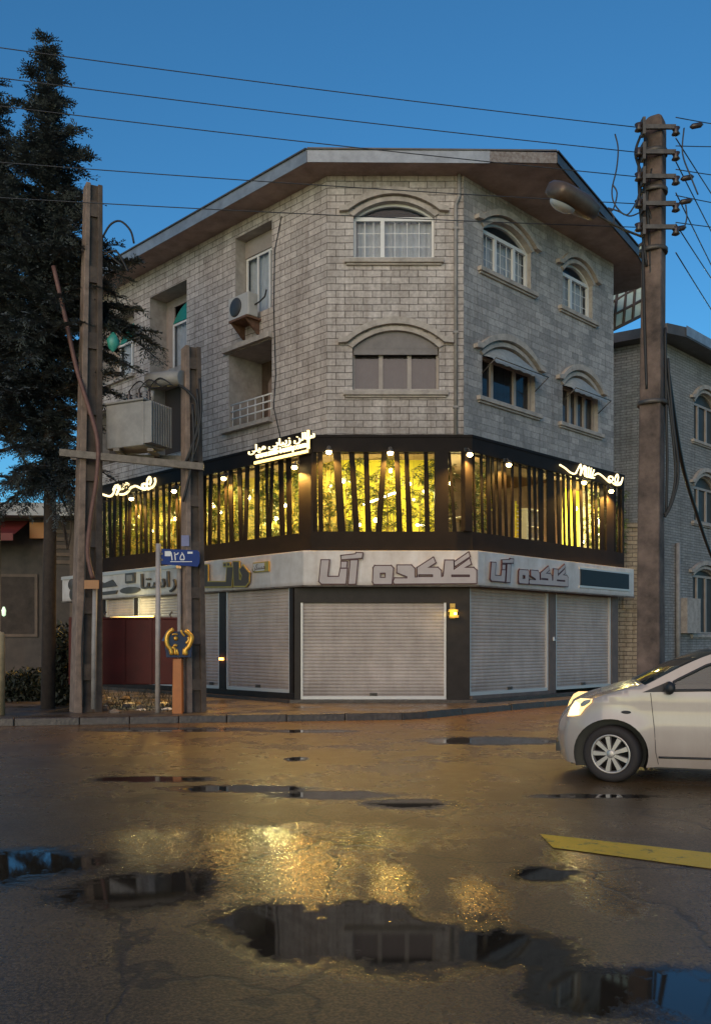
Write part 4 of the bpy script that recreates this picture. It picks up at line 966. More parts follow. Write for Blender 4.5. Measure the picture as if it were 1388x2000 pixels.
LB = {'F': 'leafy bamboo clump standing behind the front slats', 'L': 'leafy bamboo clump standing behind the slats of the left wall', 'R': 'leafy bamboo clump standing behind the side street slats under the script sign'}
i = 0
for u in (0.30, 0.75, 1.45, 2.1, 2.75, 3.3): bamboo(BFm, u, 0.42 + rnd.uniform(0, 0.1), LB['F'], min(i, 5)); i += 1
for u in [-0.6 - 0.66*k for k in range(16)]: bamboo(BLm, u + rnd.uniform(-0.1,0.1), 0.42 + rnd.uniform(0, 0.12), LB['L'], i % 6); i += 1
for u in [DIV + 0.7 + 0.42*k for k in range(5)]: bamboo(BRm, u, 0.42, LB['R'], i % 6); i += 1
bamboo(BRm, 0.62, 0.42, 'leafy bamboo clump at the corner end of the dark cafe room', 2)
bamboo(BRm, 1.05, 0.5, 'second leafy bamboo clump from the corner, in the dark cafe room', 4)
light('POINT', BRm.P(0.9, 0.95, 5.6), 45, (1.0, 0.80, 0.28), 0.06)
# furniture seen through the side street slats
t = thing('cafe_cabinet', 'pale cabinet with open shelves inside the dark cafe room', 'cabinet', M=BRm.M @ Matrix.Translation((BRm.u(1030, 1.2), 1.2, 3.98)))
M = BRm.M @ Matrix.Translation((BRm.u(1030, 1.2), 1.2, 3.98)); mb = MB()
mb.box(-0.32, -0.28, -0.2, 0.2, 0, 1.25); mb.box(0.28, 0.32, -0.2, 0.2, 0, 1.25); mb.box(-0.28, 0.28, 0.17, 0.2, 0, 1.25); mb.box(-0.28, 0.28, -0.2, 0.17, 1.21, 1.25); mb.build('carcass', M_['furn'], t, M)
for z in (0.02, 0.42, 0.75): mb = MB(); mb.box(-0.279, 0.279, -0.19, 0.169, z, z+0.03); mb.build('shelf', M_['furn'], t, M)
t = thing('slat_rack', 'yellow ladder shaped rack standing beside the pale cabinet', 'rack', M=BRm.M @ Matrix.Translation((BRm.u(1011, 0.9), 0.9, 3.98)))
M = BRm.M @ Matrix.Translation((BRm.u(1011, 0.9), 0.9, 3.98)); mb = MB()
for x in (-0.10, 0.10): mb.box(x-0.015, x+0.015, -0.02, 0.02, 0, 1.35)
mb.build('upright', M_['yellowwall'], t, M)
for k in range(9): mb = MB(); mb.box(-0.084, 0.084, -0.03, 0.03, 0.4+0.1*k, 0.45+0.1*k); mb.build('rung', M_['yellowwall'], t, M)
t = thing('cafe_table', 'white round table in the dark cafe room behind the side street slats', 'table', M=BRm.M @ Matrix.Translation((1.2, 1.3, 3.98)))
M = BRm.M @ Matrix.Translation((1.2, 1.3, 3.98)); mb = MB(); mb.lathe([(0.34,0.70),(0.36,0.72),(0.34,0.74)], n=20); mb.build('tabletop', M_['furn'], t, M); mb = MB(); mb.lathe([(0.2,0),(0.2,0.02),(0.03,0.04),(0.03,0.70)], n=14); mb.build('pedestal', M_['steel'], t, M)

# brass light on the pillar, orange lamps
u, z = GF.uz(884, 1195, -0.1); t = thing('porch_lamp', 'lit yellow lantern on the dark pillar right of the front shutter', 'wall lamp', M=GF.M @ Matrix.Translation((u, 0, z)))
M = GF.M @ Matrix.Translation((u, 0, z)); mb = MB(); mb.box(-0.06, 0.06, -0.02, -0.001, -0.16, 0.2); mb.box(-0.02, 0.02, -0.1, -0.02, 0.10, 0.14); mb.build('bracket', M_['gold'], t, M)
mb = MB(); mb.box(-0.11, 0.11, -0.18, -0.03, 0.0, 0.055); mb.box(-0.09, 0.13, -0.16, -0.03, -0.14, -0.08); mb.build('lamp_shade', M_['gold'], t, M)
mb = MB(); mb.box(0.02, 0.09, -0.12, -0.04, -0.07, -0.01); mb.build('bulb', mat('lit_lantern', (1,1,1), 0.5, emit=(1.0,0.62,0.10), estr=5.0), t, M)
light('POINT', GF.P(u, -0.26, z-0.02), 3.5, (1.0, 0.66, 0.08), 0.04)
u, z = GLm.uz(432, 1287, -0.03); mb = MB(); mb.box(u-0.07, u+0.07, -0.05, -0.001, z-0.03, z+0.03); o = mb.build('marker_lamp', M_['orangelight'], None, GLm.M); tag(o, 'small glowing orange lamp low on the pillar between the left shutters', 'lamp')

# air conditioner under the left window
uo, zo = WL.uz(480, 600, -0.2)
M = WL.M @ Matrix.Translation((WL.u(478, -0.25), -0.30, 10.0)); t = thing('air_conditioner', 'pale outdoor air conditioner on a rusty bracket under the left top window', 'air conditioner', M=M)
mb = MB(); mb.box(-0.42, 0.42, -0.16, 0.16, 0, 0.60); mb.build('case', M_['acwhite'], t, M, bevel=0.02)
mb = MB(); mb.lathe([(0.0,-0.185),(0.22,-0.185),(0.25,-0.162)], (-0.12, 0, 0.31), 'Y', 24); mb.build('fan_grille', M_['acgrille'], t, M)
mb = MB(); mb.box(-0.36, 0.40, -0.20, 0.28, -0.06, -0.002); 
for x in (-0.3, 0.3): mb.hexa([(x-0.02,0.22,-0.4),(x+0.02,0.22,-0.4),(x+0.02,0.28,-0.4),(x-0.02,0.28,-0.4)], [(x-0.02,-0.18,-0.06),(x+0.02,-0.18,-0.06),(x+0.02,0.28,-0.06),(x-0.02,0.28,-0.06)])
mb.build('bracket', M_['rust'], t, M)
mb = MB(); mb.tube([(0.42,0.05,0.3),(0.55,0.1,0.35),(0.62,0.22,0.5),(0.6,0.29,0.7)], 0.02, 6); mb.build('hose', M_['cable'], t, M)

# ------------------------------------------------------------------ twin concrete poles with transformer
def zat(py, Y): return EYE + (HY - py) / FPX * Y
def xat(px, Y): return (px - CX) / FPX * Y
def slot_pole(name, label, px_b, px_t, Y, ztop, wb, wt, rot):
    xb, xt = xat(px_b, Y), xat(px_t, Y); M = Matrix.Translation((xb, Y, KZ - 0.02)) @ Matrix.Rotation(R(rot), 4, 'Z')
    t = thing(name, label, 'utility pole', M=M); H = ztop - KZ; dx = xt - xb
    c, s_ = math.cos(R(rot)), math.sin(R(rot))
    def W(f): return wb + (wt - wb)*f
    def off(f): return (dx*f*c, -dx*f*s_)
    def seg(mb, x0, x1, y0, y1, f0, f1):
        (ax, ay), (bx, by) = off(f0), off(f1); a, b = W(f0), W(f1)
        mb.hexa([(ax+x0*a,ay+y0*a,H*f0),(ax+x1*a,ay+y0*a,H*f0),(ax+x1*a,ay+y1*a,H*f0),(ax+x0*a,ay+y1*a,H*f0)],
                [(bx+x0*b,by+y0*b,H*f1),(bx+x1*b,by+y0*b,H*f1),(bx+x1*b,by+y1*b,H*f1),(bx+x0*b,by+y1*b,H*f1)])
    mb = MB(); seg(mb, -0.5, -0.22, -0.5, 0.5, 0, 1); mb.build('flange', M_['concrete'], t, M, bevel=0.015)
    mb = MB(); seg(mb, 0.22, 0.5, -0.5, 0.5, 0, 1); mb.build('flange', M_['concreteshade'], t, M, bevel=0.015)
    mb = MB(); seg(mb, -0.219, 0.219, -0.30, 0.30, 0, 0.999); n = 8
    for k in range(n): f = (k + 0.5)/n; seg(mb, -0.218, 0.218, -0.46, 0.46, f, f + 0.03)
    mb.build('web', M_['concreteshade'], t, M)
    return t, M
PY = 18.5
pA, MA = slot_pole('utility_pole', 'taller of the twin slotted concrete poles, with a reddish conduit and small placard', 168, 182, PY, zat(363, PY), 0.56, 0.33, 28)
pB, MBm = slot_pole('utility_pole', 'shorter of the twin slotted concrete poles, beside the blue street sign', 379, 373, PY, zat(678, PY), 0.42, 0.33, 28)
def pw(px, py, Y): return tuple(ray(px, py, Y))
I4 = Matrix.Identity(4)
mb = MB(); mb.tube([pw(*p) for p in ((183,1385,18.15),(184,1250,18.2),(186,1150,18.2))], 0.05, 8); mb.build('conduit', M_['dpipe'], pA, I4)
mb = MB(); q = smoothpts([pw(*p) for p in ((105,520,18.3),(128,620,18.25),(150,720,18.2),(172,790,18.15),(191,860,18.1),(190,930,18.1),(178,1010,18.1),(172,1080,18.1),(182,1130,18.1))], 5); mb.tube(q, 0.045, 7); mb.build('cable_conduit', M_['redcable'], pA, I4)
mb = MB(); mb.tube(smoothpts([pw(*p) for p in ((168,1060,18.15),(166,1160,18.15),(160,1260,18.15),(162,1380,18.15))], 4), 0.018, 5); mb.build('cable', M_['cable'], pA, I4)
a = Vector(pw(165,1150,18.05)); b = Vector(pw(193,1133,18.05)); mb = MB(); mb.box(a.x, b.x, 18.05, 18.075, a.z, b.z); mb.build('placard', mat('ochre_placard', (0.42,0.20,0.08), 0.6, var=0.2), pA, I4)
mb = MB()
for k, (px0, px1, y0, y1) in enumerate(((362,385,760,905),(366,390,740,900),(371,387,800,910),(358,376,790,980))):
    mb.tube(smoothpts([pw(px1,y0,18.2), pw(px1+2,(y0+y1)/2,18.15), pw(px0,y1,18.2)], 5), 0.03, 6)
mb.tube(smoothpts([pw(*p) for p in ((350,752,18.3),(368,765,18.2),(384,790,18.15),(380,850,18.2))], 5), 0.028, 6)
mb.build('cable', M_['cable'], pB, I4)
mb = MB(); c_ = Vector(pw(362,1056,18.22)); mb.box(c_.x-0.08, c_.x+0.08, 18.22, 18.24, c_.z-0.11, c_.z+0.11); mb.build('tag_plate', mat('pale_blue_plate', (0.16,0.18,0.34), 0.5, var=0.3), pB, I4)
mb = MB(); mb.tube([pw(352,1390,18.45), pw(350,1110,18.45)], 0.045, 7); mb.build('conduit', M_['dpipe'], pB, I4)
# platform beams
t = thing('transformer_platform', 'pair of steel channel beams spanning the twin concrete poles under the transformer', 'platform', (xat(270, PY), PY, 5.2))
for Y, (pa, pb) in ((18.15, ((118,884),(398,912))), (18.95, ((140,892),(392,898)))):
    a, b = Vector(pw(*pa, Y)), Vector(pw(*pb, Y)); mb = MB()
    mb.hexa([(a.x,Y-0.05,a.z-0.07),(b.x,Y-0.05,b.z-0.07),(b.x,Y+0.05,b.z-0.07),(a.x,Y+0.05,a.z-0.07)], [(a.x,Y-0.05,a.z+0.07),(b.x,Y-0.05,b.z+0.07),(b.x,Y+0.05,b.z+0.07),(a.x,Y+0.05,a.z+0.07)]); mb.build('beam', M_['steel'], t, I4)
mb = MB(); zc = zat(885, 18.5)
for px in (235, 300): mb.box(xat(px,18.5)-0.06, xat(px,18.5)+0.06, 18.2, 18.9, zc-0.02, zc+0.04)
mb.build('cross_bar', M_['steel'], t, I4)
# transformer
Mt = Matrix.Translation((xat(268,18.55), 18.6, zat(878,18.55))) @ Matrix.Rotation(R(-26), 4, 'Z')
t = thing('transformer', 'grey finned power transformer on the platform between the twin poles', 'transformer', M=Mt)
mb = MB(); mb.poly([(-0.55,0.0),(0.42,0.0),(0.42,0.90),(-0.55,0.90)], -0.34, 0.34); mb.box(-0.59, 0.46, -0.38, 0.38, 0.90, 0.95); mb.build('tank', M_['xformer'], t, Mt, bevel=0.02)
mb = MB()
for k in range(9): y = -0.31 + 0.0775*k; mb.box(0.42, 0.62, y-0.014, y+0.014, 0.04, 0.88)
mb.box(0.421, 0.45, -0.33, 0.33, 0.05, 0.87)
mb.build('cooling_fins', M_['xformer'], t, Mt)
for x in (-0.26, 0.0, 0.26):
    mb = MB(); prof = [(0.05,0.95)] + [((0.07 if k % 2 else 0.04), 0.97+0.03*k) for k in range(8)] + [(0.018,1.2),(0.018,1.27)]
    mb.lathe(prof, (x, 0.05, 0), 'Z', 12); mb.build('bushing', M_['porcelain'], t, Mt)
mb = MB(); a, b = Mt.inverted() @ Vector(pw(292,742,18.7)), Mt.inverted() @ Vector(pw(356,738,18.3)); mb.tube([a, b], 0.15, 16)
mb.tube([(0.3,0.1,0.95),(0.34,0.05,1.2)], 0.04, 8); mb.build('oil_conservator', M_['xformer'], t, Mt)
mb = MB()
for x in (-0.26, 0.0, 0.26): mb.tube(smoothpts([(x,0.05,1.27),(x+0.3,0.0,1.42),(x+0.7,-0.1,1.2),(1.05,-0.3,1.15)], 5), 0.012, 5)
mb.build('lead', M_['cable'], t, Mt)
# dead plant on pole A top
mb = MB()
for pts in (((198,470),(215,440),(235,432),(255,450),(262,475)), ((198,490),(215,500),(240,520)), ((197,500),(225,490),(240,510),(250,530))): mb.tube(smoothpts([pw(*p, 18.5) for p in pts], 4), 0.022, 5)
mb.build('loose_cable', M_['cable'], pA, I4)

# ------------------------------------------------------------------ street name sign, charity box, red container
Y = 18.25; X0 = xat(308.5, Y)
t = thing('street_sign', 'blue street name plate on a slim pale post in front of the shorter pole', 'sign', (X0, Y, KZ))
mb = MB(); mb.tube([(xat(308,Y),Y,KZ-0.02), (xat(309.5,Y),Y,zat(1062,Y))], 0.052, 12); mb.build('post', M_['greypost'], t, I4)
x0, x1, z0, z1 = xat(316,Y), xat(391,Y), zat(1105,Y), zat(1072,Y)
ol = [(x0,z0+0.03),(x1-0.05,z0-0.02),(x1-0.012,z0+0.05),(x1,z0+0.16),(x1-0.012,z1-0.07),(x1-0.05,z1-0.03),(x0,z1)]
mb = MB(); mb.poly(ol, Y-0.02, Y+0.02); pl = mb.build('name_plate', M_['blue'], t, I4)
mb = MB(); TMw = lambda x, z: Matrix(((1,0,0,x),(0,0,-1,Y-0.023),(0,1,0,z),(0,0,0,1)))
mb.text('\u06f1\u06f2\u06f5', 0.24, TMw(x0+0.33, z0+0.18), 0.001); mb.box(x0+0.18, x0+0.62, Y-0.024, Y-0.021, z0+0.075, z0+0.088); mb.box(x0+0.07, x0+0.19, Y-0.024, Y-0.021, z1-0.15, z1-0.05); mb.box(x1-0.25, x1-0.15, Y-0.024, Y-0.021, z1-0.10, z1-0.06)
mb.build('lettering', M_['whitepaint'], pl, I4)
mb = MB(); mb.box(x0-0.05, x0+0.03, Y-0.03, Y+0.03, z0+0.1, z0+0.14); mb.box(x0-0.05, x0+0.03, Y-0.03, Y+0.03, z1-0.12, z1-0.08); mb.build('clamp', M_['steel'], t, I4)

Y = 18.05; X0 = xat(348, Y)
t = thing('charity_box', 'orange post charity box with a navy head and gold cupped hands emblem', 'donation box', (X0, Y, KZ))
mb = MB(); mb.hexa([(X0-0.10,Y-0.1,KZ-0.02),(X0+0.10,Y-0.1,KZ-0.02),(X0+0.10,Y+0.1,KZ-0.02),(X0-0.10,Y+0.1,KZ-0.02)], [(X0-0.088,Y-0.09,zat(1286,Y)),(X0+0.088,Y-0.09,zat(1286,Y)),(X0+0.088,Y+0.09,zat(1286,Y)),(X0-0.088,Y+0.09,zat(1286,Y))]); mb.build('post', M_['orange'], t, I4, bevel=0.012)
zb = zat(1284, Y); Mc = Matrix.Translation((X0+0.01, Y, zb)) @ Matrix.Rotation(R(14), 4, 'Z')
mb = MB(); mb.X = None
mb.poly([(-0.24,0),(0.24,0),(0.28,0.34),(0.2,0.52),(-0.2,0.52),(-0.28,0.34)], -0.14, 0.16); mb.build('box_head', M_['bluedark'], t, Mc, bevel=0.01)
mb = MB(); mb.hexa([(-0.33,-0.14,0.33),(-0.29,-0.14,0.33),(-0.29,0.16,0.33),(-0.33,0.16,0.33)], [(-0.23,-0.14,0.53),(-0.19,-0.14,0.53),(-0.19,0.16,0.53),(-0.23,0.16,0.53)]); mb.build('hood', mat('blue_hood', (0.05,0.10,0.22), 0.4), t, Mc)
def ev_(zx, zy): return ((zx - 745)/1388*100*18.0/FPX, (1075 - zy)/1388*100*18.0/FPX)
mb = MB(); mb.X = None
for pts, rr in (([(610,320),(520,360),(440,470),(420,600),(440,740),(520,850),(560,1000)], 0.045), ([(900,340),(1010,430),(1080,520),(1060,650),(1000,780),(920,870),(930,1010)], 0.045), ([(560,790),(640,850),(650,1000)], 0.03), ([(690,850),(720,1010)], 0.024), ([(880,830),(870,1000)], 0.03), ([(800,330),(830,420),(900,500)], 0.022), ([(560,460),(640,440),(710,455)], 0.018), ([(600,770),(650,740),(700,760)], 0.028), ([(985,520),(1010,600),(930,700)], 0.03)):
    mb.tube([(p.x, -0.155, p.y) for p in smoothpts([(*ev_(*p), 0) for p in pts], 4)], [rr*0.7]+[rr]*(4*(len(pts)-1)-1)+[rr*0.8], 8)
mb.lathe([(0.0,-0.19),(0.035,-0.18),(0.05,-0.15)], (*[ev_(660,560)[0], 0, ev_(660,560)[1]],), 'Y', 12)
mb.build('emblem', mat('gold_emblem', (0.75,0.40,0.06), 0.3, metal=0.55), t, Mc)

Y0 = 19.6
t = thing('steel_container', 'dark red steel container standing behind the twin concrete poles', 'container', (xat(243,Y0), Y0+0.5, KZ))
x0, x1, z0, z1 = xat(138,Y0), xat(347,Y0), zat(1337,Y0), zat(1209,Y0)
mb = MB(); mb.box(x0, x1, Y0, Y0+1.0, z0, z1); mb.build('body', M_['red'], t, I4, bevel=0.02)
mb = MB(); mb.box(x0-0.02, x1+0.02, Y0-0.02, Y0+1.02, z1, z1+0.04); mb.build('rim', M_['red'], t, I4)
mb = MB()
for x in [x0 + (x1-x0)*k/4 for k in range(5)]: mb.box(x-0.03, x+0.03, Y0-0.025, Y0-0.001, z0, z1)
mb.build('stiffener', M_['red'], t, I4)
for x in (x0+0.08, x1-0.08): mb = MB(); mb.box(x-0.05, x+0.05, Y0+0.05, Y0+0.95, KZ-0.01, z0); mb.build('leg', M_['steel'], t, I4)
for px in (205, 334): 
    x = xat(px, Y0); mb = MB(); mb.tube(smoothpts([(x,Y0+0.05,z1+0.04),(x-0.03,Y0+0.05,z1+0.1),(x+0.02,Y0+0.05,z1+0.16)], 4), 0.02, 6); mb.build('hook', M_['steel'], t, I4)
u0, u1 = GLm.u(212), GLm.u(306); zz = GLm.uz(230, 1207)[1]
t = thing('tube_light', 'lit yellow tube light low across the shutter behind the red container', 'lamp', M=GLm.M @ Matrix.Translation(((u0+u1)/2, -0.12, zz)))
Mx = GLm.M
mb = MB(); mb.tube([(u0,-0.12,zz),(u1,-0.12,zz)], 0.028, 8); mb.build('tube', mat('lit_amber_tube', (1,1,1), 0.5, emit=(1.0,0.6,0.1), estr=6.0), t, Mx)
mb = MB(); mb.box(u0-0.05, u1+0.05, -0.08, -0.001, zz-0.05, zz+0.03); mb.build('batten', M_['steel'], t, Mx)
light('POINT', GLm.P((u0+u1)/2+0.6, -0.35, zz+0.28), 15, (1.0,0.92,0.5), 0.1)

# rubble, weeds and litter round the pole feet
STN = ['grey brown rubble stone lying at the foot of the twin poles', 'pale scrap lying under the red container']
for k in range(22):
    px, py = rnd.uniform(196, 345), rnd.uniform(1362, 1392); Y = (EYE-KZ)*FPX/(py-HY); s_ = rnd.uniform(0.05, 0.13)
    pale = k % 3 == 0
    mb = MB(); mb.smooth = False; vs = []; prof = [(0.0,0),(0.9,0.05),(1.0,0.4),(0.6,0.8),(0.0,0.95)]; c0 = Vector((xat(px,Y), Y, KZ-0.01)); n = 9
    for r, h in prof:
        for q in range(n): a = 2*math.pi*q/n; rr = r*s_*rnd.uniform(0.75,1.2); vs.append(c0 + Vector((rr*math.cos(a)*1.3, rr*math.sin(a), h*s_*rnd.uniform(0.8,1.1)*(0.5 if pale else 1))))
    mb.add(vs, [(i*n+q, i*n+(q+1)%n, (i+1)*n+(q+1)%n, (i+1)*n+q) for i in range(4) for q in range(n)])
    o = mb.build('litter' if pale else 'rubble_stone', M_['whitepaint'] if pale else M_['stone'], None, I4)
    tag(o, STN[1] if pale else STN[0], 'litter' if pale else 'stone', 'scraps under the red container' if pale else 'rubble round the pole feet')
g = random.Random(9); mb = MB()
for _ in range(260):
    x = g.uniform(-7, 6); y = min(16.3 + (x+7)*0.19, 25) - abs(g.gauss(0, 0.5)) if g.random() < .7 else g.uniform(8, 15); 
    if -5 < x < 0.9 and y > 16.6: y -= 0.3
    b = Vector((x, y, road_z(y)+0.008)); a = g.uniform(0,6.28); l = g.uniform(0.02,0.05); d = Vector((math.cos(a), math.sin(a), g.uniform(-.05,.25)))*l; q = Vector((-math.sin(a), math.cos(a), g.uniform(0,.2)))*l*.5
    mb.add([b-d*.1, b+d*.5+q, b+d, b+d*.5-q], [(0,1,2,3)])
tag(mb.build('fallen_leaves', M_['stone'], None, I4, recalc=False), kind='stuff')
g = random.Random(5); mb = MB()
for _ in range(900):
    px, py = g.uniform(190, 395), g.uniform(1352, 1390); Y = (EYE-KZ)*FPX/(py-HY); b = Vector((xat(px,Y), Y, KZ)); h = g.uniform(0.05, 0.24); a = g.uniform(0,6.28); s_ = Vector((math.cos(a),math.sin(a),0))*0.008; d = Vector((g.uniform(-0.1,0.1), g.uniform(-0.1,0.1), h))
    mb.add([b-s_, b+s_, b+d], [(0,1,2)])
tag(mb.build('weeds', M_['hedge'], None, I4, recalc=False), kind='stuff')

# ------------------------------------------------------------------ conifer at the left
def spray(mb, p, d, ln, g):
    """flat drooping spray of scale leaves"""
    d = d.normalized(); s_ = d.cross(Vector((g.uniform(-0.4,0.4), g.uniform(-0.4,0.4), 1))).normalized()
    n = max(3, int(ln/0.055))
    for k in range(n):
        f = k/n; c = p + d*ln*f + Vector((0,0,-0.25*ln*f*f)); w = 0.12*(1-0.75*f)*g.uniform(0.6,1.2)
        for sg in (-1, 1):
            e = c + (d*0.8 + s_*sg*0.9)*w + Vector((0,0,g.uniform(-0.04,0.02))); m_ = (c+e)/2 + d*0.026
            mb.add([c, m_, e, (c+e)/2 - d*0.026], [(0,1,2,3)])
def bough(base, dirv, ln, g, br, lb, dens=1.0):
    n = max(8, int(ln/0.033*dens)); pts = []
    for k in range(7): f = k/6; pts.append(base + dirv*ln*f + Vector((0,0,0.18*ln*f - 0.32*ln*f*f)))
    br.tube(pts, [0.03*(1-0.85*k/6)*max(0.4, ln/1.5) for k in range(7)], 5, False)
    for k in range(n):
        f = g.uniform(0.12, 1.0); i = min(5, int(f*6)); p = pts[i].lerp(pts[i+1], f*6-i)
        a = g.uniform(0, 6.28); sd_ = Vector((math.cos(a), math.sin(a), g.uniform(-0.5, 0.35))); dd = (dirv*0.7 + sd_*0.9)
        spray(lb, p, dd, g.uniform(0.22, 0.46)*(1.05-0.35*f), g)
def conifer(label, px, Y, ytop, R0, z_low, seed, boughs=()):
    TX = xat(px, Y); g = random.Random(seed); lb = MB(); br = MB(); top = zat(ytop, Y)
    t = thing('conifer_tree', label, 'tree', (TX, Y, KZ))
    mb = MB(); mb.tube([(TX,Y,KZ-0.05),(TX+0.05,Y,4),(TX-0.02,Y,top*0.65),(TX+0.02,Y,top-0.4)], [0.15,0.13,0.08,0.02], 10); mb.build('trunk', M_['bark'], t, I4)
    z = z_low
    while z < top - 0.1:
        f = (z - z_low)/(top - z_low); r = R0*(1-f)**0.85*(0.65+0.7*g.random()) + 0.10
        for k in range(4 if f > 0.75 else 9):
            a = g.uniform(0, 6.28); el_ = 0.75*f - 0.12 + g.uniform(-0.35, 0.35)
            if z < 6.6 and math.cos(a) > 0.2 and math.sin(a) < 0.5: r = min(r, 0.75)
            bough(Vector((TX, Y, z + g.uniform(-0.2,0.2))), Vector((math.cos(a)*math.cos(el_), math.sin(a)*math.cos(el_), math.sin(el_))), r*g.uniform(0.55,1.15), g, br, lb)
        z += 0.19 if f < 0.7 else 0.14
    for (z0, tpx, tpy, yy) in boughs:
        e = Vector(pw(tpx, tpy, yy)); b = Vector((TX, Y, z0)); bough(b, (e-b + Vector((0,0,0.25))).normalized(), (e-b).length, g, br, lb, 1.5)
    br.build('branch', M_['bark'], t, I4, recalc=False); lb.build('crown', M_['needle'], t, I4, recalc=False)
conifer('tall dark conifer rising beside the taller concrete pole', 94, 19.3, 78, 2.1, 4.9, 11,
        ((8.9,305,690,18.9),(8.6,262,600,18.9),(9.6,250,545,19.0),(8.2,300,640,18.7),(7.9,270,720,18.6),(10.2,215,500,19.2),(7.9,240,690,18.8),(9.3,275,505,18.9),(9.0,290,655,18.8),(8.8,250,640,18.7),(9.2,235,580,18.7),(9.9,240,520,18.8),(8.5,220,640,18.5),(8.4,285,600,18.8),(8.0,215,700,18.6),(9.4,210,560,18.6),(8.7,310,670,18.9),(5.6,60,985,19.0),(5.9,135,975,19.1),(5.5,25,950,19.0),(6.0,108,1000,18.9),(5.8,85,960,18.8)))
conifer('second conifer, cut by the left edge, its top lower than its neighbour', -14, 20.6, 165, 2.3, 6.6, 23)
mb = MB(); mb.smooth = True; c0 = Vector(pw(221,668,18.55)); vs = []
for i in range(6):
    for k in range(10): a = 2*math.pi*k/10; r = (0.02,0.09,0.13,0.14,0.10,0.02)[i]*rnd.uniform(0.8,1.2); vs.append(c0 + Vector((r*math.cos(a), r*0.6*math.sin(a), 0.2-0.08*i)))
mb.add(vs, [(i*10+k, i*10+(k+1)%10, (i+1)*10+(k+1)%10, (i+1)*10+k) for i in range(5) for k in range(10)]); o = mb.build('plastic_bag', M_['tealplastic'], None, I4); tag(o, 'teal plastic bag caught in the conifer branches beside the taller pole', 'bag')

# ------------------------------------------------------------------ low shop at the far left
t = thing('roadside_shop', 'low brown roadside shop with a pale flat roof and red awning beyond the conifer', 'shop', (-11.55, 31.0, KZ))
Mz = Matrix.Translation((-11.55, 31.0, KZ + 0.66)) @ Matrix.Rotation(R(4), 4, 'Z') @ Matrix.Scale(1.2, 4)
mb = MB(); mb.box(-4.2, 1.6, 0.0, 3.2, -0.55, 4.2); mb.build('wall', M_['shopwall'], t, Mz)
mb = MB(); mb.box(-4.6, 1.95, -1.0, 3.4, 4.2, 4.42); mb.box(-4.65, 2.0, -1.05, -1.0, 4.15, 4.5); mb.build('roof', M_['roofgrey'], t, Mz)
mb = MB(); mb.hexa([(-4.5,-1.5,3.55),(0.25,-1.5,3.55),(0.25,-1.46,3.55),(-4.5,-1.46,3.55)], [(-4.5,-0.01,4.1),(0.25,-0.01,4.1),(0.25,0.0,4.14),(-4.5,0.0,4.14)]); mb.box(-4.5,0.25,-1.51,-1.48,3.4,3.6); mb.build('awning', M_['redawning'], t, Mz)
for x0, x1 in ((-3.9,-2.6), (-2.3,-1.0), (-0.6,0.5)):
    mb = MB(); mb.box(x0,x1,-0.06,-0.001,0.8,2.6); f = mb.build('window', M_['wood'], t, Mz)
    mb = MB(); mb.quad((x0+.08,-0.065,.88),(x1-.08,-0.065,.88),(x1-.08,-0.065,2.52),(x0+.08,-0.065,2.52)); mb.build('pane', mat('dim_shop_glass', (0.045,0.034,0.03), 0.55, spec=0.2, var=0.7, vscale=2.5), f, Mz)
for x in (-4.1,-2.45,-0.8,0.75,1.5): mb = MB(); mb.box(x-0.08,x+0.08,-0.12,-0.07,-0.55,4.19); mb.build('post', M_['wood'], t, Mz)
for k in range(5): mb = MB(); mb.box(0.85,1.45,-0.05,-0.001,2.9+0.22*k,3.0+0.22*k); mb.build('slat', M_['wood'], t, Mz)
mb = MB(); mb.box(0.35,0.85,-0.3,-0.13,3.6,4.05); mb.build('lantern_box', mat('amber_box', (0.42,0.17,0.03), 0.5), t, Mz)
for px, py, c in ((98,1175,'lit green white lamp in the low shop window'), (8,1195,'small lit green lamp at the left edge of the low shop')):
    p = ray(px, py, 30.3); mb = MB(); mb.lathe([(0,-0.16),(0.06,-0.12),(0.075,0.05),(0.03,0.17)], tuple(p), 'Z', 10); o = mb.build('shop_lamp', mat('lit_green', (1,1,1), .5, emit=(0.65,1.0,0.6), estr=0.9), None, I4); tag(o, c, 'lamp')
# bare shrub on the low roof, hedge and bush at its foot, pale post
def bare(name, label, base, h, seed):
    g = random.Random(seed); mb = MB()
    def grow(p, d, l, r, n):
        e = p + d*l; mb.tube([p, p+d*l*0.5+Vector((g.uniform(-.05,.05),0,0))*l, e], [r, r*.8, r*.6], 5, False)
        if n:
            for _ in range(g.choice((2,3))): grow(e, (d + Vector((g.uniform(-.7,.7), g.uniform(-.7,.7), g.uniform(0,.4)))).normalized(), l*g.uniform(.6,.85), r*.6, n-1)
    for _ in range(4): grow(Vector(base), Vector((g.uniform(-.35,.35), g.uniform(-.3,.3), 1)).normalized(), h*.36, 0.03, 3)
    o = mb.build(name, M_['bark'], None, I4, recalc=False); tag(o, label, 'shrub')
bare('bare_shrub', 'leafless shrub standing behind the low shop roof', ray(132, 1015, 30) - Vector((0,0,1.0)), 2.6, 3)
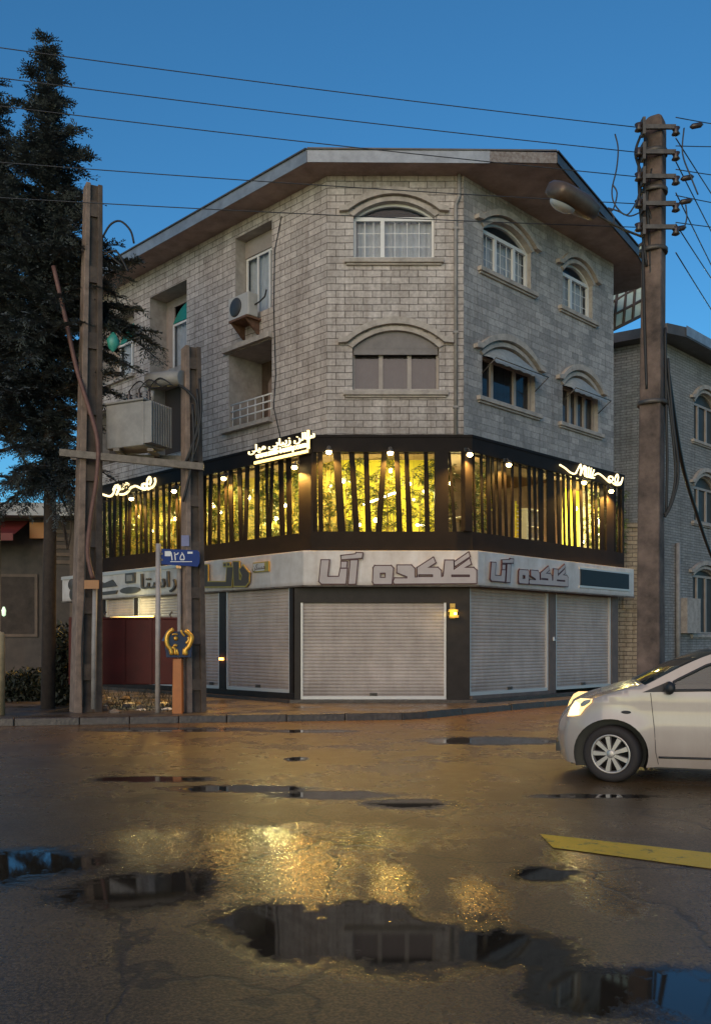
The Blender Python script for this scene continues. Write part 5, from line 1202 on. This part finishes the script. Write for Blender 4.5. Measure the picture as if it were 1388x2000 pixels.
def bush(name, label, c, rx, ry, rz, n, seed, ls=0.07):
    g = random.Random(seed); t = thing(name, label, name.split('_')[-1], (c[0], c[1], KZ)); mb = MB(); st = MB()
    for _ in range(n):
        while True:
            p = Vector((g.uniform(-1,1), g.uniform(-1,1), g.uniform(0,1)))
            if p.x**2 + p.y**2 + (p.z-.3)**2*1.4 < 1.0: break
        p = Vector((c[0]+p.x*rx*g.uniform(.7,1.1), c[1]+p.y*ry, KZ+p.z*rz*g.uniform(.8,1.1))); a = Vector((g.uniform(-1,1),g.uniform(-1,1),g.uniform(-1,1))).normalized(); b = a.cross(Vector((g.uniform(-1,1),g.uniform(-1,1),1))).normalized(); l = ls*g.uniform(.6,1.4)
        mb.add([p-a*l, p+b*l*.4, p+a*l, p-b*l*.4], [(0,1,2,3)])
    for _ in range(8): st.tube([(c[0]+g.uniform(-.1,.1), c[1], KZ), (c[0]+g.uniform(-.6,.6)*rx, c[1]+g.uniform(-.5,.5)*ry, KZ+rz*.8)], 0.015, 5, False)
    mb.build('foliage', M_['hedge'], t, I4, recalc=False); st.build('stem', M_['bark'], t, I4, recalc=False)
bush('leafy_bush', 'dark leafy bush left of the twin poles', (xat(118,20.5), 20.5, 0), 0.42, 0.4, 1.75, 2600, 4)
bush('clipped_hedge', 'low dark hedge along the foot of the brown shop', (xat(60,22), 22, 0), 1.0, 0.35, 0.75, 3200, 6)
Y = 17.6; mb = MB(); mb.lathe([(0.10,0),(0.10,1.55),(0.085,1.62),(0,1.64)], (xat(0,Y), Y, KZ), 'Z', 12); o = mb.build('concrete_bollard', mat('yellowed_concrete', (0.42,0.31,0.17), 0.7, var=0.3), None, I4); tag(o, 'pale yellowed concrete post at the left edge of the pavement', 'bollard')

# ------------------------------------------------------------------ neighbouring house up the side street
NX, NY = 10.9, 32.2
t = thing('stone_house', 'neighbouring grey stone house with arched windows beyond the right-hand pole', 'house', (NX, NY, 0))
NL, NR = Frame(NX, NY, -33), Frame(NX, NY, 45); NRF['f'] = NR
BT = BLD
def nwall(fr, u0, u1, z1, ops):
    global BLD
    sv = BLD; BLD = t; o = wall(fr, u0, u1, 0.0, z1, ops, M_['blockN']); BLD = sv; return o
NZ1 = 12.4
def nw(px0, px1, Z): return Op(NR.u(px0), NR.u(px1), *Z)
nops = [nw(1354,1400,(9.3,10.7,11.2)), nw(1354,1400,(6.2,7.5,8.0)), nw(1352,1400,(1.9,4.1,4.4))]
nwall(NL, -9.5, 0, NZ1, []); nwall(NR, 0, 14, NZ1, nops)
sv = BLD; BLD = t
for o in nops: window(NR, o, 'dark', (0.3, 0.65))
BLD = sv
mb = MB(); npts = [NL.P(-9.6,-0.5,0), NL.P(0.4,-0.6,0), NR.P(0.4,-0.8,0), NR.P(14.5,-0.8,0), NR.P(14.5,10,0), NL.P(-9.6,8,0)]
mb.add([(p.x,p.y,NZ1) for p in npts] + [(p.x,p.y,NZ1+0.35) for p in npts], [tuple(range(6)), tuple(range(6,12))] + [(i,(i+1)%6,6+(i+1)%6,6+i) for i in range(6)]); mb.build('roof', [M_['rooftin']], t, I4)
mb = MB(); p0, p1 = NR.P(0.35,-0.82,0), NR.P(14.5,-0.82,0); mb.hexa([(p0.x,p0.y,NZ1+.05),(p1.x,p1.y,NZ1+.05),(p1.x,p1.y+.03,NZ1+.05),(p0.x,p0.y+.03,NZ1+.05)], [(p0.x,p0.y,NZ1+.4),(p1.x,p1.y,NZ1+.4),(p1.x,p1.y+.03,NZ1+.4),(p0.x,p0.y+.03,NZ1+.4)]); mb.build('fascia', M_['fascia'], t, I4)
mb = MB(); u = NR.u(1318); mb.tube([NR.P(u,-0.1,0), NR.P(u,-0.1,5.2)], 0.09, 8); mb.build('downpipe', M_['dpipe'], t, I4)
mb = MB(); mb.box(NR.u(1326), NR.u(1352), -0.3, -0.001, 1.9, 3.2); mb.build('meter_box', M_['trim'], t, NR.M)
mb = MB(); c0 = ray(1313, 600, 34); mb.lathe([(0.05,0.0),(0.35,0.0),(0.35,0.5),(0.2,0.62),(0,0.65)], (c0.x, c0.y, NZ1+0.35), 'Z', 12); o = mb.build('water_tank', M_['rooftin'], None, I4); tag(o, 'small dark tank on the roof of the neighbouring house', 'tank')
# lit end of a yard wall between the houses
YF = Frame(xat(1196,27.4), 27.4, 0)
mb = MB(); mb.box(0, 1.0, 0, 0.35, 0, 5.05); mb.box(-0.08, 1.06, -0.06, 0.4, 5.05, 5.2); mb.box(0.3, 0.98, -0.05, -0.001, 2.55, 2.95); 
o = mb.build('yard_wall', brick_mat('tan_block', (0.46,0.36,0.24), (0.36,0.28,0.19), (0.18,0.14,0.10), bw=0.4, bh=0.13), None, YF.M); tag(o, 'tan block yard wall end beside the far shutter', 'wall')
# lattice canopy
t = thing('lattice_canopy', 'tilted canopy of pale translucent panels in a brown lattice behind the corner building', 'canopy', (8.6, 28.2, 11.5))
c = [ray(1190,648,29.0), ray(1262,612,29.6), ray(1262,470,32.0), ray(1190,520,31.5)]
def bl(f, g_): return (c[0].lerp(c[1], f)).lerp(c[3].lerp(c[2], f), g_)
mb = MB(); mb.quad(*c); mb.quad(*[p + Vector((0,0.05,0.0)) for p in c]); mb.build('panel', M_['panelgreen'], t, I4, recalc=False)
mb = MB()
for k in range(6): mb.tube([bl(0,k/5) - Vector((0,0.05,0)), bl(1,k/5) - Vector((0,0.05,0))], 0.05, 4)
mb.build('rafter', M_['wood'], t, I4)
mb = MB()
for k in range(5): mb.tube([bl(k/4-0.15 if k else 0,0) - Vector((0,0.06,0)), bl(k/4,1) - Vector((0,0.06,0))], 0.045, 4)
mb.build('batten', M_['wood'], t, I4)

# ------------------------------------------------------------------ right-hand concrete pole, street lamp, wires
RY = 13.0; RX = xat(1270, RY)
t = thing('utility_pole', 'stout brown concrete pole at the right carrying insulators and wires', 'utility pole', (RX, RY, 0.1)); pR = t
ZR = zat(228, RY); mb = MB(); cph, sph = math.cos(R(-33)), math.sin(R(-33))
def sq(z, r, dx): return [(RX+dx+cph*a*r-sph*b*r, RY+sph*a*r+cph*b*r, z) for a, b in ((-1,-1),(1,-1),(1,1),(-1,1))]
rings = [sq(0.1,0.168,0.0), sq(3.0,0.158,0.0), sq(6.0,0.146,0.03), sq(ZR-0.22,0.134,0.06), sq(ZR-0.06,0.12,0.065), sq(ZR,0.07,0.065)]
for k_, (a, b) in enumerate(zip(rings, rings[1:])):
    for k in range(4): mb.quad(a[k], a[(k+1)%4], b[(k+1)%4], b[k])
mb.quad(*rings[-1])
mb.build('shaft', mat('right_pole_concrete', (0.175,0.122,0.095), 0.9, var=0.6, vscale=2.2, var2=(0.04,0.03,0.025), bump=0.8, bscale=14), t, I4, bevel=0.03)
ins_z = [zat(y, RY) for y in (265,313,360,412,457)]
for z in ins_z:
    mb = MB(); mb.box(RX-0.16, RX+0.28, RY-0.24, RY-0.20, z-0.03, z+0.03); mb.box(RX-0.2, RX-0.16, RY-0.27, RY-0.15, z-0.12, z+0.12); ib = mb.build('insulator_rack', M_['steel'], t, I4)
    mb = MB(); mb.lathe([(0.03,-0.06),(0.06,-0.045),(0.035,0),(0.06,0.045),(0.03,0.06)], (RX-0.24, RY-0.21, z), 'Z', 12); mb.build('insulator', M_['porcelain'], ib, I4)
    mb = MB(); mb.lathe([(0.03,-0.06),(0.06,-0.045),(0.035,0),(0.06,0.045),(0.03,0.06)], (RX+0.29, RY-0.2, z-0.05), 'Z', 12); mb.build('insulator', M_['porcelain'], ib, I4)
for z in (ZR-0.55, ZR-1.1, 7.2, 5.0):
    mb = MB(); mb.lathe([(0.245-0.006*z,-0.03),(0.245-0.006*z,0.03)], (RX+0.005*z, RY, z), 'Z', 16); mb.build('band', M_['steel'], t, I4)
mb = MB()
for pts in (((1300,740),(1312,840),(1318,930),(1308,985),(1296,1005)), ((1303,700),(1313,820),(1324,920),(1312,980),(1297,1010)), ((1298,640),(1300,800),(1302,900),(1300,1000)), ((1250,300),(1246,330),(1250,420),(1262,520)), ((1254,480),(1258,640),(1262,760)), ((1262,270),(1258,360),(1266,450),(1272,640),(1270,820)), ((1285,300),(1291,380),(1280,470),(1284,600)), ((1250,265),(1240,300),(1252,345),(1247,392),(1256,440)), ((1272,330),(1262,395),(1278,455),(1268,520))):
    mb.tube(smoothpts([pw(px, py, RY-0.1) for px, py in pts], 6), 0.02, 6)
mb.build('cable', M_['cable'], t, I4)
mb = MB(); mb.tube(smoothpts([pw(1302,720,RY), pw(1330,900,15), pw(1362,1010,18), pw(1388,1085,21), pw(1420,1150,24)], 6), 0.035, 6); o = mb.build('drop_cable', M_['cable'], None, I4); tag(o, 'thick cable sagging from the right-hand pole to the stone house', 'cable')
def wire(label, p, q, sag, r=0.0065, grp='overhead wires across the sky'):
    p, q = Vector(p), Vector(q); mb = MB(); mb.tube([p.lerp(q, k/20) - Vector((0,0,sag*4*(k/20)*(1-k/20))) for k in range(21)], r, 5); o = mb.build('overhead_wire', M_['wire'], None, I4); tag(o, label, 'wire', grp)
names = ['topmost of the five wires crossing the sky to the right-hand pole', 'second highest of the five wires crossing the sky', 'middle one of the five wires, meeting the roof ridge line', 'fourth of the five wires, passing just above the left eave', 'lowest of the five wires, crossing the upper windows']
for (yr, yl), lab in zip(((265,78),(313,137),(360,192),(412,302),(457,371)), names):
    a = Vector((RX-0.25, RY-0.21, zat(yr, RY))); b = ray(0, yl, 11.6); e = a + (b-a)*1.9; wire(lab, a, e, 0.10)
for k, (y0, y1) in enumerate(((285,372),(330,440),(390,500),(450,520),(505,575))):
    a = Vector((RX+0.29, RY-0.2, zat(y0, RY))); b = ray(1388, y1 + 6*k, 15.5 + 0.3*k); wire('sloping wire leaving the right-hand pole up the side street', a, a + (b-a)*6, 0.1, 0.009, 'wires leaving the right-hand pole')
for k, (y0, y1) in enumerate(((245,238),(300,283),(345,338),(395,392),(447,440))):
    a = Vector((RX+0.29, RY-0.2, zat(y0, RY))); b = ray(1388, y1, 13.4); wire('level wire running right from the right-hand pole', a, a + (b-a)*6, 0.05, 0.007, 'level wires right of the pole')
for px, py in ((1358,246),(1340,348),(1337,394),(1325,447)):
    a = Vector(pw(px-12,py+2,12.95)); b = Vector(pw(px+14,py-3,12.95)); mb = MB(); mb.tube([a,a.lerp(b,.2),a.lerp(b,.8),b], [.01,.04,.04,.01], 8); mb.build('strain_insulator', M_['porcelain'], pR, I4)
for pts in (((1200,262),(1206,290),(1203,330),(1194,372),(1200,400),(1222,420),(1240,398),(1246,380)), ((1195,360),(1204,378),(1196,410),(1188,408)), ((1186,406),(1205,412),(1228,422),(1247,416)), ((1190,412),(1198,425),(1197,445)), ((1335,250),(1332,300),(1348,345),(1362,380)), ((1338,400),(1340,425),(1335,445))):
    mb = MB(); mb.tube(smoothpts([pw(px,py,RY-0.3) for px,py in pts], 5), 0.011, 5); mb.build('jumper_wire', M_['wire'], pR, I4)
# street lamp head on an arm from that pole
a = Vector(pw(1252, 462, RY-0.15)); h0 = Vector(pw(1158, 415, RY-0.6)); h1 = Vector(pw(1080, 366, RY-1.1))
t = thing('street_lamp', 'unlit street lamp head on a short arm reaching from the right-hand pole', 'street lamp', tuple(a))
mb = MB(); mb.tube(smoothpts([a, a.lerp(h0,.5)+Vector((0,0,-0.03)), h0], 5), 0.017, 8); mb.build('arm', M_['steel'], t, I4)
d = (h1-h0).normalized(); sx_ = d.cross(Vector((0,-0.55,0.83))).normalized(); up = sx_.cross(d).normalized()
if up.z < 0: up = -up
mb = MB(); mb.smooth = True; L_ = (h1-h0).length; st = [(0.0,.10,.08),(.06,.15,.12),(.3,.18,.14),(.7,.20,.13),(.94,.19,.11),(1.0,.13,.06)]; vs = []
for f, wd, ht in st:
    for k in range(12): an = 2*math.pi*k/12; q_ = 1.0/(abs(math.cos(an))**4 + abs(math.sin(an))**4)**0.25; vs.append(h0 + d*L_*f + sx_*math.cos(an)*wd*q_ + up*math.sin(an)*ht*q_)
mb.add(vs, [(i*12+k, i*12+(k+1)%12, (i+1)*12+(k+1)%12, (i+1)*12+k) for i in range(5) for k in range(12)]); mb.add(vs[:12], [tuple(range(12))]); mb.add(vs[-12:], [tuple(range(12))])
mb.build('lamp_housing', mat('lamp_housing_paint', (0.15,0.105,0.075), 0.4, metal=0.3, var=0.3, vscale=8), t, I4)
mb = MB(); mb.smooth = True; vs = []; cc = h0 + d*L_*0.68 - up*0.12
for i in range(5):
    an2 = i/4*math.pi/2
    for k in range(14): an = 2*math.pi*k/14; vs.append(cc + d*math.cos(an)*0.21*math.cos(an2) + sx_*math.sin(an)*0.16*math.cos(an2) - up*0.09*math.sin(an2))
mb.add(vs, [(i*14+k, i*14+(k+1)%14, (i+1)*14+(k+1)%14, (i+1)*14+k) for i in range(4) for k in range(14)]); mb.build('lens', mat('lamp_glass', (0.55,0.58,0.58), 0.12, spec=0.8), t, I4)

# ------------------------------------------------------------------ white car turning at the right
CA = R(13); cf = Vector((-math.cos(CA), math.sin(CA), 0)); cn = Vector((-math.sin(CA), -math.cos(CA), 0))
cw = Vector((2.82, 9.95, 0)) - cn*0.76
MC = Matrix(((cf.x, cn.x, 0, cw.x), (cf.y, cn.y, 0, cw.y), (0, 0, 1, 0.0), (0, 0, 0, 1))); MCi = MC.inverted()
car = thing('hatchback_car', 'white hatchback with a glowing yellow headlight turning at the right edge of the road', 'car', M=MC)
M_['carpaint'] = mat('car_white_paint', (0.47,0.40,0.345), 0.22, coat=0.6, var=0.06, vscale=1.2)
M_['blackplastic'] = mat('black_plastic', (0.02,0.02,0.02), 0.5)
M_['carglass'] = glass_mat('car_glass', (0.035,0.06,0.058), 0.3, 0.03)
M_['tyre'] = mat('tyre_rubber', (0.028,0.022,0.02), 0.75, bump=0.2, bscale=50)
M_['alloy'] = mat('alloy', (0.46,0.42,0.38), 0.38, metal=0.6)
M_['headlit'] = mat('lit_headlight', (1,1,1), 0.2, emit=(1.0,0.55,0.04), estr=1.3)
M_['headcore'] = mat('lit_headlight_core', (1,1,1), 0.2, emit=(1.0,0.80,0.35), estr=4.0)
grime(M_['carpaint'], 0.18, 0.62, (0.20,0.14,0.10), 1.2, 0.38)
def cy(x, z):
    w_ = 0.83
    if x > -0.15: w_ -= 0.34*((x+0.15)/0.72)**2.1
    if x < -2.5: w_ -= 0.16*((-2.5-x)/0.65)**2
    if z > 0.98: w_ *= 1 - 0.20*((z-0.98)/0.52)**1.25
    elif z < 0.45: w_ -= 0.05*((0.45-z)/0.28)**1.5
    w_ += 0.012*math.exp(-((z-0.62)/0.10)**2)
    rr = math.hypot(x, z-0.315)
    if 0.38 < rr < 0.50: w_ += 0.018*(1-(rr-0.38)/0.12)
    return w_
prof = [(0.45,0.19),(0.475,0.30),(0.485,0.44),(0.475,0.55),(0.445,0.66),(0.375,0.775),(0.275,0.86),(0.14,0.93),(-0.03,0.99),(-0.20,1.045),(-0.36,1.085),(-0.55,1.185),(-0.80,1.315),(-1.05,1.42),(-1.30,1.47),(-1.7,1.495),(-2.2,1.475),(-2.6,1.41),(-2.88,1.27),(-3.05,1.05),(-3.12,0.9),(-3.13,0.5),(-3.06,0.24)]
def dens(pl, st):
    out = []
    for a, b in zip(pl, pl[1:]):
        n = max(1, int(math.hypot(b[0]-a[0], b[1]-a[1])/st))
        out += [(a[0]+(b[0]-a[0])*k/n, a[1]+(b[1]-a[1])*k/n) for k in range(n)]
    return out + [pl[-1]]
sp_ = [(p.x, p.y) for p in smoothpts([(*p, 0) for p in prof], 4)]
def archpts(cx, r, a0=200, a1=-20, n=22): return [(cx + r*math.cos(R(a0+(a1-a0)*k/n)), 0.315 + r*math.sin(R(a0+(a1-a0)*k/n))) for k in range(n+1)]
bottom = [(-2.90,0.2)] + archpts(-2.46, 0.39) + [(-1.95,0.19),(-1.2,0.18),(-0.5,0.19)] + archpts(0, 0.395) + [(0.42,0.19)]
outer = sp_ + bottom
qw = [(-0.33,1.005),(-0.60,1.015),(-0.60,1.125)]
fwin = [(-0.66,1.03),(-1.52,1.05),(-1.50,1.385),(-1.25,1.375),(-1.00,1.30),(-0.66,1.125)]
rwin = [(-1.62,1.05),(-2.55,1.09),(-2.40,1.32),(-2.0,1.375),(-1.62,1.385)]
def region(outer, holes, st=0.07):
    pts = [Vector(p) for p in outer]; eds = [(i,(i+1)%len(outer)) for i in range(len(outer))]
    for h in holes: b0 = len(pts); h = dens(h+[h[0]], 0.09)[:-1]; pts += [Vector(p) for p in h]; eds += [(b0+i, b0+(i+1)%len(h)) for i in range(len(h))]
    def ins(c, l):
        r = False; j = len(l)-1
        for i in range(len(l)):
            a, b = l[i], l[j]
            if (a[1] > c[1]) != (b[1] > c[1]) and c[0] < (b[0]-a[0])*(c[1]-a[1])/(b[1]-a[1])+a[0]: r = not r
            j = i
        return r
    xs = [p[0] for p in outer]; zs = [p[1] for p in outer]; x = min(xs)
    while x < max(xs):
        z = min(zs)
        while z < max(zs):
            if ins((x,z), outer) and not any(ins((x,z), h) for h in holes): pts.append(Vector((x, z)))
            z += st
        x += st
    v, e, f, *_ = delaunay_2d_cdt(pts, eds, [], 2 if not holes else 2, 1e-5)
    fs = []
    for q in f:
        c = sum((v[i] for i in q), Vector((0,0)))/len(q)
        if ins(c, outer) and not any(ins(c, h) for h in holes): fs.append(list(q))
    return v, fs
v2, f2 = region(outer, [qw, fwin, rwin])
mb = MB(); mb.smooth = True
for s in (1, -1): mb.add([(p.x, s*cy(p.x,p.y), p.y) for p in v2], f2)
def strip(mb, seg, inset_=0.0, nv=14):
    vs = []
    for (x, z) in seg:
        w_ = cy(x, z); cr = 0.045 if z > 0.8 else 0.01; bulge = 0.10*max(0, min(1, (x-0.0)/0.5)) if z < 1.0 else 0.0
        if x < -2.9: bulge = -0.06
        if -1.05 < x < -0.36: bulge = 0.07*math.sin((x+1.05)/0.69*math.pi*0.5+0.0) 
        for k in range(nv+1): q = -1 + 2*k/nv; vs.append((x + bulge*(1-q*q), q*w_*(1-inset_), z + cr*(1-q*q)))
    m_ = nv+1; mb.add(vs, [(i*m_+k, i*m_+k+1, (i+1)*m_+k+1, (i+1)*m_+k) for i in range(len(seg)-1) for k in range(nv)])
i0 = min(range(len(sp_)), key=lambda i: abs(sp_[i][0]+0.36) + (sp_[i][1] < 0.9)); i1 = min(range(len(sp_)), key=lambda i: abs(sp_[i][0]+1.12) + (sp_[i][1] < 0.9)); j0 = min(range(len(sp_)), key=lambda i: abs(sp_[i][0]+2.62) + (sp_[i][1] < 1.2)); j1 = min(range(len(sp_)), key=lambda i: abs(sp_[i][0]+3.03) + (sp_[i][1] < 1.0))
strip(mb, sp_[:i0+1]); strip(mb, sp_[i1:j0+1]); strip(mb, sp_[j1:])
body = mb.build('body', M_['carpaint'], car, MC)
mb = MB(); mb.smooth = True; strip(mb, sp_[i0:i1+1]); mb.build('windscreen', M_['carglass'], car, MC, recalc=False)
mb = MB(); mb.smooth = True; strip(mb, sp_[j0:j1+1]); mb.build('rear_window', M_['carglass'], car, MC, recalc=False)
for s in (1, -1):
    for win in (fwin, rwin):
        c = (sum(p[0] for p in win)/len(win), sum(p[1] for p in win)/len(win)); vv, ff = region(dens(win+[win[0]], 0.08)[:-1], [], 0.12)
        mb = MB(); mb.smooth = True; mb.add([(p.x, s*(cy(p.x,p.y)-0.012), p.y) for p in vv], ff); mb.build('side_window', M_['carglass'], car, MC, recalc=False)
    vv, ff = region(dens(qw+[qw[0]], 0.08)[:-1], [], 0.2); mb = MB(); mb.add([(p.x, s*(cy(p.x,p.y)-0.004), p.y) for p in vv], ff); mb.build('mirror_base', M_['blackplastic'], car, MC, recalc=False)
    mb = MB(); mb.smooth = True                                                   # window rubbers
    for win in (fwin, rwin):
        l = dens(win+[win[0]], 0.06); mb.tube([(x, s*(cy(x,z)+0.0), z) for x, z in l], 0.016, 6, False)
    mb.build('window_seal', M_['blackplastic'], car, MC)
    m_ = MB(); m_.smooth = True; c0 = Vector((-0.62, s*0.90, 1.06)); vs = []
    for i in range(7):
        t_ = i/6*math.pi
        for k in range(12): a = 2*math.pi*k/12; vs.append(c0 + Vector((-math.cos(a)*0.055*math.sin(t_)**.5 + 0.02*math.sin(t_), -math.cos(t_)*0.10*s, math.sin(a)*0.075*math.sin(t_)**.5)))
    m_.add(vs, [(i*12+k, i*12+(k+1)%12, (i+1)*12+(k+1)%12, (i+1)*12+k) for i in range(6) for k in range(12)]); m_.tube([(-0.58,s*0.78,1.02),(-0.61,s*0.86,1.03)], 0.025, 6)
    mr = m_.build('wing_mirror', M_['blackplastic'], car, MC)
    sm = MB()                                                                      # shut lines
    for line in (((-0.415,1.0),(-0.43,0.85),(-0.455,0.6),(-0.47,0.35),(-0.50,0.22)), ((-1.57,1.05),(-1.58,0.7),(-1.56,0.35),(-1.55,0.21)), ((-2.55,1.08),(-2.45,0.85),(-2.1,0.55),(-2.02,0.25))):
        l = dens(line, 0.05); sm.tube([(x, s*(cy(x,z)-0.001), z) for x, z in l], 0.0045, 4, False)
    l = dens(((-0.5,0.30),(-2.0,0.30)), 0.1); sm.tube([(x, s*(cy(x,z)+0.002), z) for x, z in l], 0.012, 5)
    l = dens(((0.30,0.44),(0.42,0.47),(0.50,0.50)), 0.05); 
    sm.build('shut_line', M_['blackplastic'], car, MC)
    for hx in (-1.35, -2.25): hb = MB(); hb.tube([(hx+0.09,s*(cy(hx,0.88)+0.0),0.885),(hx+0.06,s*(cy(hx,0.88)+0.03),0.885),(hx-0.07,s*(cy(hx,0.88)+0.03),0.89),(hx-0.1,s*cy(hx,0.88),0.89)], 0.014, 6); hb.build('door_handle', M_['carpaint'], car, MC)
    mk = MB(); mk.lathe([(0.0,0.012),(0.7,0.008),(1.0,0.0)], (0,0,0), 'Y', 14); mk.v = [(-0.16+a*0.055, s*(cy(-0.16,0.78)+b), 0.785+c_*0.02) for a, b, c_ in mk.v]; mk.build('side_marker', M_['blackplastic'], car, MC)
def on_body(px, py, s=1, off=0.008):
    dr = Vector(((px-CX)/FPX, 1, (HY-py)/FPX)); o_ = MCi @ Vector((0,0,EYE)); d_ = MCi.to_3x3() @ dr; lat = 0.7
    for _ in range(12):
        k = (lat - o_.y)/d_.y; p = o_ + d_*k; lat = cy(min(p.x, 0.52), p.z)
    return p.x, p.z
cz1 = lambda x, y: (1050 + x/4.107, 1220 + y/4.107)
HLP = [(238,738),(262,670),(300,612),(345,592),(440,598),(432,628),(385,668),(340,728),(290,736)]; HLC = [(252,726),(275,668),(308,625),(335,640),(325,690),(330,718)]
for s in (1, -1):
    for pl_, nm, mt, off in ((HLP, 'headlight', M_['headlit'], 0.010), (HLC, 'lamp_core', M_['headcore'], 0.016)):
        loop = [on_body(*cz1(*p)) for p in pl_]; vv, ff = region(dens(loop+[loop[0]], 0.04)[:-1], [], 0.05); mb = MB(); mb.smooth = True
        mb.add([(p.x+off*0.6, s*(cy(p.x,p.y)+off), p.y+off*0.4) for p in vv], ff)
        if nm == 'headlight': hl = mb.build(nm, mt, car, MC, recalc=False)
        else: mb.build(nm, mt, hl, MC, recalc=False)
    loop = [on_body(*cz1(*p)) for p in ((345,640),(375,612),(430,602),(425,625),(380,655),(352,662))]; vv, ff = region(dens(loop+[loop[0]], 0.04)[:-1], [], 0.05); mb = MB(); mb.add([(p.x+.01, s*(cy(p.x,p.y)+0.018), p.y+.006) for p in vv], ff); mb.build('reflector', M_['alloy'], hl, MC, recalc=False)
mb = MB(); mb.box(0.30, 0.595, -0.20, 0.20, 0.27, 0.38); mb.build('grille', M_['blackplastic'], car, MC)
mb = MB(); mb.box(-3.0, 0.42, -0.46, 0.46, 0.16, 0.55); mb.box(-2.0, -0.45, -0.76, 0.76, 0.17, 0.4); mb.build('underbody', M_['blackplastic'], car, MC)
for cx_ in (0, -2.46):
    for s_ in (1, -1):
        mb = MB(); mb.smooth = True; vs = []; n = 24
        for k in range(n+1):
            a = R(-25 + 230*k/n); x, z = cx_ + 0.405*math.cos(a), 0.315 + 0.405*math.sin(a); vs += [(x, s_*(cy(x, max(0.2,z))-0.012), z), (x, s_*0.48, z)]
        mb.add(vs, [(2*k, 2*k+1, 2*k+3, 2*k+2) for k in range(n)]); mb.smooth = False
        mb.add([(x, s_*0.48, z) for x, _, z in vs[1::2]], [tuple(range(n+1))]); mb.build('wheel_arch', M_['blackplastic'], car, MC, recalc=False)
for x in (-1.35, -2.2):
    for y in (-0.36, 0.36): mb = MB(); mb.hexa([(x-0.1,y-0.22,0.5),(x+0.12,y-0.22,0.5),(x+0.12,y+0.22,0.5),(x-0.1,y+0.22,0.5)], [(x-0.28,y-0.18,1.15),(x-0.16,y-0.18,1.15),(x-0.16,y+0.18,1.15),(x-0.28,y+0.18,1.15)]); mb.box(x-0.29,x-0.2,y-0.11,y+0.11,1.17,1.33); mb.build('seat', M_['roomdark'], car, MC)
for cx_, steer in ((0, 18), (-2.46, 0)):
    for s in (1, -1):
        MW = MC @ Matrix.Translation((cx_, s*0.76, 0.315)) @ Matrix.Rotation(R(-steer), 4, 'Z') @ Matrix.Rotation(0 if s > 0 else math.pi, 4, 'Z')
        ty = MB(); ty.lathe([(0.215,-0.18),(0.285,-0.19),(0.312,-0.165),(0.315,-0.10),(0.312,-0.015),(0.285,0.012),(0.225,0.006),(0.212,-0.01)], (0,0,0), 'Y', 40, False); w_ = ty.build('wheel', M_['tyre'], car, MW)
        rm = MB(); rm.lathe([(0.218,0.004),(0.212,0.010),(0.195,0.004),(0.19,-0.06)], (0,0,0), 'Y', 40, False)
        for k in range(9):
            a = 2*math.pi*k/9; dx, dz = math.cos(a), math.sin(a); tx, tz = -dz, dx
            P_ = lambda r, o, y: (dx*r + tx*o, y, dz*r + tz*o)
            rm.hexa([P_(0.04,-0.020,-0.03),P_(0.04,0.020,-0.03),P_(0.04,0.016,0.004),P_(0.04,-0.016,0.004)], [P_(0.205,-0.034,-0.03),P_(0.205,0.034,-0.03),P_(0.205,0.026,0.002),P_(0.205,-0.026,0.002)])
        rm.lathe([(0.0,0.012),(0.03,0.010),(0.055,0.0),(0.06,-0.03)], (0,0,0), 'Y', 20); rm.build('rim', M_['alloy'], w_, MW)
        dk = MB(); dk.lathe([(0.0,-0.045),(0.192,-0.05)], (0,0,0), 'Y', 24); dk.build('brake_disc', M_['blackplastic'], w_, MW)
